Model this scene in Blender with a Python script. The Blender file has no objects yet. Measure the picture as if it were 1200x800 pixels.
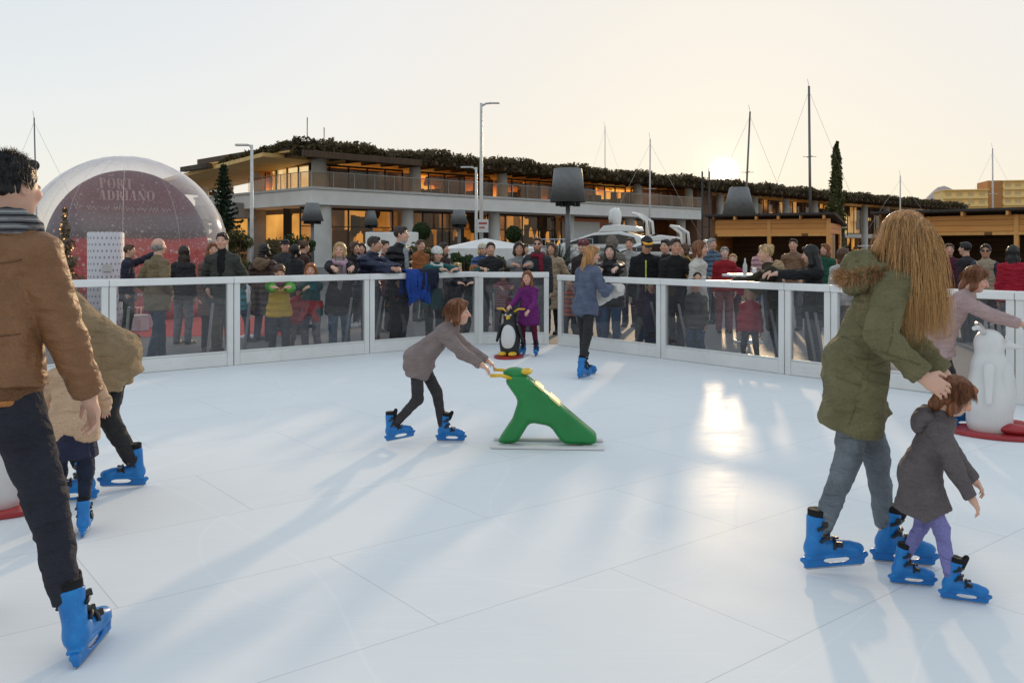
import bpy, bmesh, math, random
import numpy as np
from mathutils import Vector, Matrix
R = math.radians
random.seed(7); rng = np.random.default_rng(7)
S = bpy.context.scene
COL = S.collection
F, CH, HY = 1015.0, 1.56, 290.0          # focal length in photo pixels, eye height, horizon row
GZ = -0.03                                # pavement level (ice is at 0)
def PX(x, Y): return (x - 600) * Y / F
def PZ(y, Y): return CH - (y - HY) * Y / F

# ---------------------------------------------------------------- objects
def link(o, parent=None):
    COL.objects.link(o)
    if parent is not None: o.parent = parent
    return o
def tag(o, label=None, cat=None, group=None, kind=None):
    if label: o['label'] = label
    if cat: o['category'] = cat
    if group: o['group'] = group
    if kind: o['kind'] = kind
    return o
def empty(name, loc=(0, 0, 0), rz=0, parent=None):
    o = bpy.data.objects.new(name, None); o.empty_display_size = .2
    o.location = loc; o.rotation_euler = (0, 0, rz)
    return link(o, parent)
def np_mesh(name, V, Q, smooth=True):
    """V (n,3), Q (m,k) int"""
    me = bpy.data.meshes.new(name)
    V = np.asarray(V, np.float32); Q = np.asarray(Q, np.int32)
    k = Q.shape[1]
    me.vertices.add(len(V)); me.vertices.foreach_set('co', V.ravel())
    me.loops.add(Q.size); me.loops.foreach_set('vertex_index', Q.ravel())
    me.polygons.add(len(Q)); me.polygons.foreach_set('loop_start', np.arange(0, Q.size, k, dtype=np.int32))
    me.polygons.foreach_set('loop_total', np.full(len(Q), k, np.int32))
    me.polygons.foreach_set('use_smooth', np.full(len(Q), smooth))
    me.update(calc_edges=True)
    return me
def np_obj(name, V, Q, mat, parent=None, smooth=True):
    me = np_mesh(name, V, Q, smooth); me.materials.append(mat)
    return link(bpy.data.objects.new(name, me), parent)
def copy_tree(o, parent=None):
    c = o.copy(); COL.objects.link(c); c.parent = parent
    for ch in list(o.children): copy_tree(ch, c)
    return c

class MB:
    """collects boxes, bars, tubes ... into ONE mesh"""
    def __init__(s): s.v, s.f, s.sm = [], [], []
    def add(s, vs, fs, smooth=False):
        n = len(s.v); s.v += [tuple(v) for v in vs]
        s.f += [tuple(i + n for i in f) for f in fs]; s.sm += [smooth] * len(fs)
        return s
    def box(s, c, d, rz=0, M=None):
        x, y, z = d[0] / 2, d[1] / 2, d[2] / 2
        vs = [Vector((a * x, b * y, e * z)) for e in (-1, 1) for b in (-1, 1) for a in (-1, 1)]
        m = M if M is not None else Matrix.Rotation(rz, 3, 'Z')
        vs = [m @ v + Vector(c) for v in vs]
        return s.add(vs, [(0, 2, 3, 1), (4, 5, 7, 6), (0, 1, 5, 4), (2, 6, 7, 3), (0, 4, 6, 2), (1, 3, 7, 5)])
    def span(s, lo, hi):
        return s.box([(a + b) / 2 for a, b in zip(lo, hi)], [abs(b - a) for a, b in zip(lo, hi)])
    def bar(s, a, b, w, h):
        a, b = Vector(a), Vector(b); d = (b - a); L = d.length; d /= L
        up = Vector((0, 0, 1)) if abs(d.z) < .95 else Vector((0, 1, 0))
        sx = d.cross(up).normalized(); u = sx.cross(d)
        M = Matrix((sx, d, u)).transposed()
        return s.box((a + b) / 2, (w, L, h), M=M)
    def tube(s, pts, rad, n=10, cap=True, sy=1.0):
        pts = [Vector(p) for p in pts]
        if not hasattr(rad, '__len__'): rad = [rad] * len(pts)
        vs, fs = [], []
        ref = Vector((0, 0, 1)); d0 = (pts[1] - pts[0]).normalized()
        if abs(d0.dot(ref)) > .95: ref = Vector((0, 1, 0))
        for i, p in enumerate(pts):
            d = (pts[min(i + 1, len(pts) - 1)] - pts[max(i - 1, 0)]).normalized()
            a = d.cross(ref)
            if a.length < 1e-4: a = d.cross(Vector((1, 0, 0)))
            a.normalize(); b = a.cross(d)
            for k in range(n):
                t = 2 * math.pi * k / n
                vs.append(p + (a * math.cos(t) + b * math.sin(t) * sy) * rad[i])
        for i in range(len(pts) - 1):
            for k in range(n):
                k2 = (k + 1) % n
                fs.append((i * n + k, i * n + k2, (i + 1) * n + k2, (i + 1) * n + k))
        s.add(vs, fs, True)
        if cap:
            m = len(s.v) - len(vs)
            s.f.append(tuple(m + k for k in range(n))[::-1]); s.sm.append(False)
            m2 = m + (len(pts) - 1) * n
            s.f.append(tuple(m2 + k for k in range(n))); s.sm.append(False)
        return s
    def lathe(s, prof, n=28, c=(0, 0, 0), smooth=True, arc=None):
        vs, fs = [], []
        for r, z in prof:
            for k in range(n):
                t = 2 * math.pi * k / n
                vs.append((c[0] + r * math.cos(t), c[1] + r * math.sin(t), c[2] + z))
        for i in range(len(prof) - 1):
            for k in range(n):
                k2 = (k + 1) % n
                fs.append((i * n + k, i * n + k2, (i + 1) * n + k2, (i + 1) * n + k))
        return s.add(vs, fs, smooth)
    def prism(s, poly, z0, z1):
        n = len(poly)
        vs = [(p[0], p[1], z0) for p in poly] + [(p[0], p[1], z1) for p in poly]
        fs = [tuple(range(n))[::-1], tuple(range(n, 2 * n))] + [(i, (i + 1) % n, n + (i + 1) % n, n + i) for i in range(n)]
        return s.add(vs, fs)
    def xprism(s, poly, y0, y1):
        """poly in (x,z), extruded along y"""
        n = len(poly)
        vs = [(p[0], y0, p[1]) for p in poly] + [(p[0], y1, p[1]) for p in poly]
        fs = [tuple(range(n)), tuple(range(n, 2 * n))[::-1]] + [(i, n + i, n + (i + 1) % n, (i + 1) % n) for i in range(n)]
        return s.add(vs, fs)
    def xform(s, M):
        s.v = [tuple(M @ Vector(v)) for v in s.v]; return s
    def build(s, name, mat, parent=None, bevel=0, loc=None, rz=0):
        me = bpy.data.meshes.new(name); me.from_pydata(s.v, [], s.f)
        me.polygons.foreach_set('use_smooth', s.sm)
        bm = bmesh.new(); bm.from_mesh(me); bmesh.ops.recalc_face_normals(bm, faces=bm.faces[:]); bm.to_mesh(me); bm.free()
        me.materials.append(mat); me.update()
        o = link(bpy.data.objects.new(name, me), parent)
        if loc is not None: o.location = loc; o.rotation_euler.z = rz
        if bevel:
            m = o.modifiers.new('bevel', 'BEVEL'); m.width = bevel; m.segments = 2; m.limit_method = 'ANGLE'; m.angle_limit = R(40)
        return o

# ---------------------------------------------------------------- noise on arrays
def vnoise(P, seed=0):
    P = np.asarray(P, np.float64); i = np.floor(P).astype(np.int64); f = P - i; f = f * f * (3 - 2 * f)
    def h(a, b, c):
        n = (a * 73856093) ^ (b * 19349663) ^ (c * 83492791) ^ (seed * 2654435761)
        n = (n ^ (n >> 13)) * 1274126177; n = n ^ (n >> 16)
        return (n & 0xffff) / 32767.5 - 1
    r = 0
    for dx in (0, 1):
        for dy in (0, 1):
            for dz in (0, 1):
                w = (f[:, 0] if dx else 1 - f[:, 0]) * (f[:, 1] if dy else 1 - f[:, 1]) * (f[:, 2] if dz else 1 - f[:, 2])
                r = r + w * h(i[:, 0] + dx, i[:, 1] + dy, i[:, 2] + dz)
    return r

# ---------------------------------------------------------------- signed-distance modelling
class SDF:
    def __init__(s, h): s.h = h; s.p = []
    def _a(s, fn, lo, hi, k, op): s.p.append((fn, np.array(lo), np.array(hi), k, op)); return s
    def cone(s, a, b, ra, rb, k=.02, op='u', fa=False, fb=False, M=None, sq=1.0):
        """round cone a->b; fa/fb: flat ends; M+sq: frame whose 2nd axis is squashed by sq"""
        a = np.array(a, np.float32); b = np.array(b, np.float32)
        rm = max(ra, rb) * max(1, sq) + k + s.h * 3
        lo = np.minimum(a, b) - rm; hi = np.maximum(a, b) + rm
        ey = np.array(M[1], np.float32) if M is not None else None
        ab = b - a; L2 = float(ab @ ab) + 1e-9; L = math.sqrt(L2)
        def fn(P):
            q = P - a
            t = (q @ ab) / L2; tc = np.clip(t, 0, 1)
            w = q - tc[..., None] * ab
            if ey is not None:
                dy = w @ ey
                w = w + (dy * (1 / sq - 1))[..., None] * ey
            d = np.sqrt((w * w).sum(-1)) - (ra + (rb - ra) * tc)
            if ey is not None and sq < 1: d = d * (sq * .5 + .5)
            if fb: d = np.maximum(d, (t - 1) * L)
            if fa: d = np.maximum(d, -t * L)
            return d
        return s._a(fn, lo, hi, k, op)
    def ell(s, c, r, M=None, k=.02, op='u'):
        c = np.array(c, np.float32); r = np.array(r, np.float32)
        rm = r.max() + k + s.h * 3
        A = np.array(M, np.float32) if M is not None else np.eye(3, dtype=np.float32)
        def fn(P):
            q = (P - c) @ A.T
            k0 = np.sqrt(((q / r) ** 2).sum(-1)); k1 = np.sqrt(((q / (r * r)) ** 2).sum(-1)) + 1e-6
            return k0 * (k0 - 1) / k1
        return s._a(fn, c - rm, c + rm, k, op)
    def box(s, c, hd, rd=.005, M=None, k=.005, op='u'):
        c = np.array(c, np.float32); hd = np.array(hd, np.float32)
        rm = float(np.linalg.norm(hd)) + k + s.h * 3
        A = np.array(M, np.float32) if M is not None else np.eye(3, dtype=np.float32)
        def fn(P):
            q = np.abs((P - c) @ A.T) - hd + rd
            return np.sqrt((np.maximum(q, 0) ** 2).sum(-1)) + np.minimum(q.max(-1), 0) - rd
        return s._a(fn, c - rm, c + rm, k, op)
    def mesh(s):
        h = s.h
        lo = np.min([p[1] for p in s.p if p[4] == 'u'], 0) ; hi = np.max([p[2] for p in s.p if p[4] == 'u'], 0)
        n = np.ceil((hi - lo) / h).astype(int) + 1
        D = np.full(n, .3, np.float32)
        ax = [lo[i] + h * np.arange(n[i], dtype=np.float32) for i in range(3)]
        for fn, a, b, k, op in s.p:
            i0 = np.clip(np.floor((a - lo) / h).astype(int), 0, n); i1 = np.clip(np.ceil((b - lo) / h).astype(int) + 1, 0, n)
            if (i1 <= i0).any(): continue
            sl = tuple(slice(u, v) for u, v in zip(i0, i1))
            P = np.stack(np.meshgrid(ax[0][sl[0]], ax[1][sl[1]], ax[2][sl[2]], indexing='ij'), -1).astype(np.float32)
            d = fn(P); B = D[sl]
            if op == 'u':
                w = np.clip(.5 + .5 * (B - d) / k, 0, 1); D[sl] = B * (1 - w) + d * w - k * w * (1 - w)
            else:
                w = np.clip(.5 - .5 * (B + d) / k, 0, 1); D[sl] = B * (1 - w) - d * w + k * w * (1 - w)
        D[0] = D[-1] = .3; D[:, 0] = D[:, -1] = .3; D[:, :, 0] = D[:, :, -1] = .3
        return nets(D, lo, h)
def nets(D, lo, h):
    Sg = D < 0
    cnt = np.zeros(tuple(x - 1 for x in D.shape), np.int8)
    cor = [(i, j, k) for i in (0, 1) for j in (0, 1) for k in (0, 1)]
    nx, ny, nz = D.shape
    for i, j, k in cor: cnt += Sg[i:nx - 1 + i, j:ny - 1 + j, k:nz - 1 + k]
    act = (cnt > 0) & (cnt < 8)
    I = np.argwhere(act); idx = np.full(act.shape, -1, np.int32); idx[act] = np.arange(len(I))
    vals = {c: D[I[:, 0] + c[0], I[:, 1] + c[1], I[:, 2] + c[2]] for c in cor}
    acc = np.zeros((len(I), 3)); num = np.zeros(len(I))
    for a in cor:
        for ax in range(3):
            if a[ax]: continue
            b = list(a); b[ax] = 1; b = tuple(b)
            va, vb = vals[a], vals[b]; m = (va < 0) != (vb < 0)
            t = np.where(m, va / np.where(m, va - vb, 1), 0)
            p = np.array(a, float)[None].repeat(len(I), 0); p[:, ax] += t
            acc[m] += p[m]; num[m] += 1
    V = lo + h * (I + acc / num[:, None])
    Q = []
    for ax in range(3):
        u, v = (ax + 1) % 3, (ax + 2) % 3
        A = [slice(None)] * 3; Bs = [slice(None)] * 3
        A[ax] = slice(0, -1); Bs[ax] = slice(1, None)
        sa, sb = Sg[tuple(A)], Sg[tuple(Bs)]
        E = np.argwhere(sa != sb)
        fl = sa[E[:, 0], E[:, 1], E[:, 2]]
        du = np.zeros(3, int); dv = np.zeros(3, int); du[u] = 1; dv[v] = 1
        g = lambda e: idx[e[:, 0], e[:, 1], e[:, 2]]
        q = np.stack([g(E - du - dv), g(E - dv), g(E), g(E - du)], 1)
        q[~fl] = q[~fl][:, ::-1]
        Q.append(q)
    return V, np.concatenate(Q)
def vnormals(V, Q):
    a = V[Q[:, 2]] - V[Q[:, 0]]; b = V[Q[:, 3]] - V[Q[:, 1]]
    n = np.cross(a, b); N = np.zeros_like(V)
    for i in range(4): np.add.at(N, Q[:, i], n)
    return N / (np.linalg.norm(N, axis=1)[:, None] + 1e-9)
def relax(V, Q, it=1, f=.5):
    for _ in range(it):
        A = np.zeros_like(V); c = np.zeros(len(V))
        for i in range(4):
            np.add.at(A, Q[:, i], V[Q[:, (i + 1) % 4]] + V[Q[:, (i + 3) % 4]]); np.add.at(c, Q[:, i], 2)
        V = V * (1 - f) + f * A / c[:, None]
    return V

# ---------------------------------------------------------------- materials
class NT:
    def __init__(s, name):
        s.m = bpy.data.materials.new(name); s.m.use_nodes = True
        s.t = s.m.node_tree; s.t.nodes.clear()
        s.out = s.t.nodes.new('ShaderNodeOutputMaterial')
    def n(s, ty, **kw):
        nd = s.t.nodes.new('ShaderNode' + ty)
        for k, v in kw.items():
            if k.startswith('_'): setattr(nd, k[1:], v)
            else:
                key = k.replace('__', ' ')
                if key.startswith('in') and key[2:].isdigit(): key = int(key[2:])
                sock = nd.inputs[key]
                if isinstance(v, bpy.types.NodeSocket): s.t.links.new(v, sock)
                else: sock.default_value = v
        return nd
    def l(s, a, b): s.t.links.new(a, b)
    def surf(s, sh): s.l(sh, s.out.inputs['Surface']); return s.m
    def coord(s, which='Object', scale=(1, 1, 1), rot=(0, 0, 0)):
        c = s.n('TexCoord'); mp = s.n('Mapping', Vector=c.outputs[which], Scale=scale, Rotation=rot)
        return mp.outputs[0]
    def ramp(s, fac, stops, interp='LINEAR'):
        r = s.n('ValToRGB', Fac=fac); e = r.color_ramp; e.interpolation = interp
        while len(e.elements) < len(stops): e.elements.new(.5)
        for el, (p, c) in zip(e.elements, stops): el.position = p; el.color = (*c, 1) if len(c) == 3 else c
        return r.outputs[0]
    def mix(s, f, a, b, bt='MIX'):
        m = s.n('MixRGB', _blend_type=bt)
        for k, v in (('Fac', f), ('Color1', a), ('Color2', b)):
            if isinstance(v, bpy.types.NodeSocket): s.l(v, m.inputs[k])
            else: m.inputs[k].default_value = v if k == 'Fac' else ((*v, 1) if len(v) == 3 else v)
        return m.outputs[0]
    def math(s, op, a, b=0, c=0):
        m = s.n('Math', _operation=op)
        for i, v in enumerate((a, b, c)):
            if isinstance(v, bpy.types.NodeSocket): s.l(v, m.inputs[i])
            else: m.inputs[i].default_value = v
        return m.outputs[0]
    def pbsdf(s, col, rough=.6, metal=0, spec=.5, bump=None, bstr=.3, bdist=.01, **kw):
        b = s.n('BsdfPrincipled', Metallic=metal)
        for k, v in (('Base Color', col), ('Roughness', rough), ('Specular IOR Level', spec)):
            if isinstance(v, bpy.types.NodeSocket): s.l(v, b.inputs[k])
            else: b.inputs[k].default_value = (*v, 1) if k == 'Base Color' and len(v) == 3 else v
        for k, v in kw.items(): b.inputs[k.replace('__', ' ')].default_value = v
        if bump is not None:
            bp = s.n('Bump', Strength=bstr, Distance=bdist, Height=bump); s.l(bp.outputs[0], b.inputs['Normal'])
        return b.outputs[0]
_mc = {}
def cached(fn):
    def w(*a, **k):
        key = (fn.__name__, a, tuple(sorted(k.items())))
        if key not in _mc: _mc[key] = fn(*a, **k)
        return _mc[key]
    return w
def lin(*c):
    """sRGB 0-255 -> linear"""
    return tuple(((v / 255) / 12.92 if v / 255 <= .04045 else ((v / 255 + .055) / 1.055) ** 2.4) for v in c)
@cached
def plain(name, col, rough=.5, metal=0, var=.12, scale=6.0, bump=.0, spec=.5):
    t = NT(name); v = t.coord('Object')
    nz = t.n('TexNoise', Vector=v, Scale=scale, Detail=5.0).outputs[0]
    a = tuple(c * (1 - var) for c in col); b = tuple(min(1, c * (1 + var)) for c in col)
    c = t.ramp(nz, [(.3, a), (.7, b)])
    r = t.math('ADD', t.math('MULTIPLY', nz, .2), rough - .1)
    return t.surf(t.pbsdf(c, r, metal, spec, nz if bump else None, bump, .02))
@cached
def fabric(col, kind='cotton'):
    t = NT('fabric_' + kind)
    v = t.coord('Object')
    nz = t.n('TexNoise', Vector=v, Scale=9.0, Detail=4.0).outputs[0]
    fine = t.n('TexNoise', Vector=v, Scale=140.0, Detail=2.0).outputs[0]
    var = .30 if kind == 'denim' else .16
    a = tuple(c * (1 - var) for c in col); b = tuple(min(1, c * (1 + var) + .004) for c in col)
    c = t.ramp(nz, [(.32, a), (.68, b)])
    c = t.mix(.35, c, t.ramp(fine, [(.35, tuple(x * .7 for x in col)), (.65, tuple(min(1, x * 1.25) for x in col))]))
    fold = t.n('TexNoise', Vector=t.coord('Object', (7, 7, 16)), Scale=1.0, Detail=3.0, Distortion=.8).outputs[0]
    hgt = t.math('ADD', fold, t.math('MULTIPLY', fine, .06))
    rough = {'leather': .5, 'puffer': .5, 'plastic': .3}.get(kind, .85)
    if kind == 'puffer':
        w = t.n('TexWave', Vector=v, Scale=3.2, Distortion=1.2, _bands_direction='Z', _wave_profile='SIN').outputs[1]
        hgt = t.math('ADD', t.math('MULTIPLY', fold, .5), t.math('MULTIPLY', w, .7))
    return t.surf(t.pbsdf(c, rough, 0, .3, hgt, .4 if kind == 'leather' else .7, .07))
@cached
def striped(cols, scale, axis='Z'):
    t = NT('striped_fabric'); v = t.coord('Object')
    w = t.n('TexWave', Vector=v, Scale=scale, Distortion=.6, _bands_direction=axis).outputs[1]
    c = t.ramp(w, [(i / (len(cols)), q) for i, q in enumerate(cols)], 'CONSTANT')
    fine = t.n('TexNoise', Vector=v, Scale=60.0, Detail=2.0).outputs[0]
    return t.surf(t.pbsdf(c, .9, 0, .2, fine, .5, .01))
@cached
def skin_mat():
    t = NT('skin'); a = t.n('Attribute', _attribute_name='tone').outputs[0]
    nz = t.n('TexNoise', Vector=t.coord('Object'), Scale=35.0, Detail=3.0).outputs[0]
    c = t.mix(t.math('MULTIPLY', nz, .22), a, (.45, .16, .10))
    return t.surf(t.pbsdf(c, .5, 0, .4, nz, .1, .004, Subsurface__Weight=.08, Subsurface__Scale=.02))
@cached
def hair_mat(col):
    t = NT('hair')
    st = t.n('TexNoise', Vector=t.coord('Object', (60, 60, 4)), Scale=1.0, Detail=3.0, Distortion=.5).outputs[0]
    c = t.ramp(st, [(.3, tuple(x * .45 for x in col)), (.55, col), (.75, tuple(min(1, x * 1.7 + .01) for x in col))])
    return t.surf(t.pbsdf(c, .42, 0, .45, st, .7, .02))
@cached
def emit(name, col, st=1.0):
    t = NT(name); return t.surf(t.n('Emission', Color=(*col, 1), Strength=st).outputs[0])
def thin_fresnel(t, ior):
    b = t.n('NewGeometry').outputs['Backfacing']        # both faces of a thin sheet reflect alike
    i = t.math('ADD', t.math('MULTIPLY', b, 1 / ior - ior), ior)
    return t.n('Fresnel', IOR=i).outputs[0]
@cached
def glass_mat(name, tint=(.8, .82, .82), gloss=1.0, haze=.05, rough=.03, hcol=(.7, .7, .7)):
    """thin clear sheet: straight-through light + Fresnel mirror + a little surface haze"""
    t = NT(name)
    tr = t.n('BsdfTransparent', Color=(*tint, 1)).outputs[0]
    nz = t.n('TexNoise', Vector=t.coord('Object'), Scale=3.0, Detail=6.0).outputs[0]
    df = t.n('BsdfDiffuse', Color=(*hcol, 1)).outputs[0]
    hz = t.math('MULTIPLY', nz, haze * 2)
    m1 = t.n('MixShader', in0=hz, in1=tr, in2=df).outputs[0]
    gl = t.n('BsdfGlossy', Color=(1, 1, 1, 1), Roughness=rough).outputs[0]
    fr = t.math('MULTIPLY', thin_fresnel(t, 1.45), gloss)
    return t.surf(t.n('MixShader', in0=fr, in1=m1, in2=gl).outputs[0])
@cached
def leaf_mat(a, b, rough=.6):
    t = NT('leaves'); 
    nz = t.n('TexNoise', Vector=t.coord('Object'), Scale=1.7, Detail=4.0).outputs[0]
    g = t.n('NewGeometry').outputs['Random Per Island']
    c = t.mix(.5, t.ramp(nz, [(.3, a), (.7, b)]), t.ramp(g, [(0, a), (1, b)]))
    pb = t.pbsdf(c, rough, 0, .3)
    tl = t.n('BsdfTranslucent', Color=c).outputs[0]
    return t.surf(t.n('MixShader', in0=.3, in1=pb, in2=tl).outputs[0])
@cached
def wood_mat(a, b, plank=.12, axis='Z'):
    t = NT('wood_planks')
    v = t.coord('Object')
    sc = {'Z': (1.2, 1.2, 22), 'X': (22, 1.2, 1.2), 'Y': (1.2, 22, 1.2)}[axis]
    gr = t.n('TexNoise', Vector=t.coord('Object', sc), Scale=1.0, Detail=6.0, Distortion=.6).outputs[0]
    sep = t.n('SeparateXYZ', Vector=v).outputs['XYZ'.index(axis)]
    q = t.math('DIVIDE', sep, plank); fr = t.math('FRACT', q); fl = t.math('FLOOR', q)
    gap = t.math('LESS_THAN', fr, .07)
    rnd = t.n('TexWhiteNoise', _noise_dimensions='1D', W=fl).outputs[0]
    c = t.ramp(gr, [(.25, a), (.75, b)])
    c = t.mix(t.math('MULTIPLY', rnd, .35), c, tuple(x * .6 for x in a))
    c = t.mix(gap, c, tuple(x * .25 for x in a))
    return t.surf(t.pbsdf(c, .6, 0, .35, t.math('SUBTRACT', gr, gap), .4, .01))
# ================================================================ camera, sky, sun
cam = bpy.data.cameras.new('camera'); cam.sensor_width = 36; cam.lens = 36 * F / 1200
cam.shift_y = -(400 - HY) / 1200; cam.clip_end = 6000; cam.clip_start = .05
co = link(bpy.data.objects.new('camera', cam)); co.location = (0, 0, CH); co.rotation_euler = (R(90), 0, 0)
S.camera = co
SUN = Vector(((848 - 600) / F, 1, (HY - 202) / F)).normalized()
sun_az = math.atan2(SUN.x, SUN.y); sun_el = R(11.5)
SL = Vector((math.sin(sun_az) * math.cos(sun_el), math.cos(sun_az) * math.cos(sun_el), math.sin(sun_el)))   # where the light on the ice comes from
L = bpy.data.lights.new('sun', 'SUN'); L.energy = 2.0; L.angle = R(1.6); L.color = (1, .72, .42)
lo = link(bpy.data.objects.new('sun', L)); lo.rotation_euler = (-SL).to_track_quat('-Z', 'Y').to_euler()
W = bpy.data.worlds.new('World'); S.world = W; W.use_nodes = True
wt = W.node_tree; wt.nodes.clear()
def wn(ty, **kw):
    nd = wt.nodes.new('ShaderNode' + ty)
    for k, v in kw.items():
        if k.startswith('_'): setattr(nd, k[1:], v)
        else:
            k = int(k[2:]) if k[:2] == 'in' and k[2:].isdigit() else k
            if isinstance(v, bpy.types.NodeSocket): wt.links.new(v, nd.inputs[k])
            else: nd.inputs[k].default_value = v
    return nd
sky = wn('TexSky', _sky_type='NISHITA', _sun_disc=False, _sun_elevation=sun_el, _sun_rotation=sun_az, _air_density=1.0, _dust_density=1.2, _ozone_density=1.5)
# the low winter sky is evenly pale: compress its range and most of its colour
SKY_G, SKY_S, SKY_V = .045, 5.5, 5.2
gm = wn('Gamma', Color=sky.outputs[0], Gamma=SKY_G)
hs = wn('HueSaturation', Saturation=SKY_S, Value=SKY_V, Color=gm.outputs[0])
tn = wn('MixRGB', _blend_type='MULTIPLY', Fac=1.0, Color1=hs.outputs[0], Color2=(1.0, 1.0, 1.0, 1))
bg = wn('Background', Color=tn.outputs[0], Strength=.15)
geo = wn('TexCoord')
dt = wn('VectorMath', _operation='DOT_PRODUCT', in0=geo.outputs['Generated'], in1=tuple(SUN))
ang = wn('Math', _operation='ARCCOSINE', in0=dt.outputs['Value'])
def aureole(width, col, st):
    q = wn('Math', _operation='DIVIDE', in0=ang.outputs[0], in1=width)
    q = wn('Math', _operation='POWER', in0=q.outputs[0], in1=2.0)
    q = wn('Math', _operation='MULTIPLY', in0=q.outputs[0], in1=-1.0)
    q = wn('Math', _operation='EXPONENT', in0=q.outputs[0])
    q = wn('Math', _operation='MULTIPLY', in0=q.outputs[0], in1=st)
    return wn('Background', Color=(*col, 1), Strength=q.outputs[0])
a1 = aureole(.0078, (1, .95, .80), 14.0); a2 = aureole(.030, (1, .74, .38), .24); a3 = aureole(.20, (1, .78, .5), .05)
zz = wn('SeparateXYZ', Vector=geo.outputs['Generated'])                    # warm band of low winter haze all round the horizon
hb = wn('Math', _operation='EXPONENT', in0=wn('Math', _operation='MULTIPLY', in0=wn('Math', _operation='ABSOLUTE', in0=zz.outputs[2]).outputs[0], in1=-7.0).outputs[0])
hz_bg = wn('Background', Color=(1, .74, .42, 1), Strength=wn('Math', _operation='MULTIPLY', in0=hb.outputs[0], in1=.09).outputs[0])
s0 = wn('AddShader', in0=bg.outputs[0], in1=hz_bg.outputs[0])
s1 = wn('AddShader', in0=s0.outputs[0], in1=a1.outputs[0])
s2 = wn('AddShader', in0=s1.outputs[0], in1=a2.outputs[0])
s3 = wn('AddShader', in0=s2.outputs[0], in1=a3.outputs[0])
wo = wn('OutputWorld'); wt.links.new(s3.outputs[0], wo.inputs['Surface'])
W.cycles.sampling_method = 'MANUAL'; W.cycles.sample_map_resolution = 2048
vs = S.view_settings; vs.view_transform = 'Standard'; vs.look = 'None'; vs.exposure = 0; vs.gamma = 1
S.cycles.max_bounces = 10; S.cycles.transparent_max_bounces = 24; S.cycles.sample_clamp_indirect = 4
S.cycles.caustics_reflective = False; S.cycles.caustics_refractive = False

# ================================================================ rink geometry in plan
LD = Vector((.783, .622, 0)); RD = Vector((.634, -.773, 0))        # directions of the two barrier runs
P560 = Vector((-.57, 13.98, 0)); P655 = Vector((.73, 13.9, 0))
def on_left(px):      # point of the left run seen in column px
    r = (px - 600) / F; t = (r * P560.y - P560.x) / (LD.x - r * LD.y); return P560 + LD * t
def on_right(px):
    r = (px - 600) / F; t = (r * P655.y - P655.x) / (RD.x - r * RD.y); return P655 + RD * t

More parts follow.
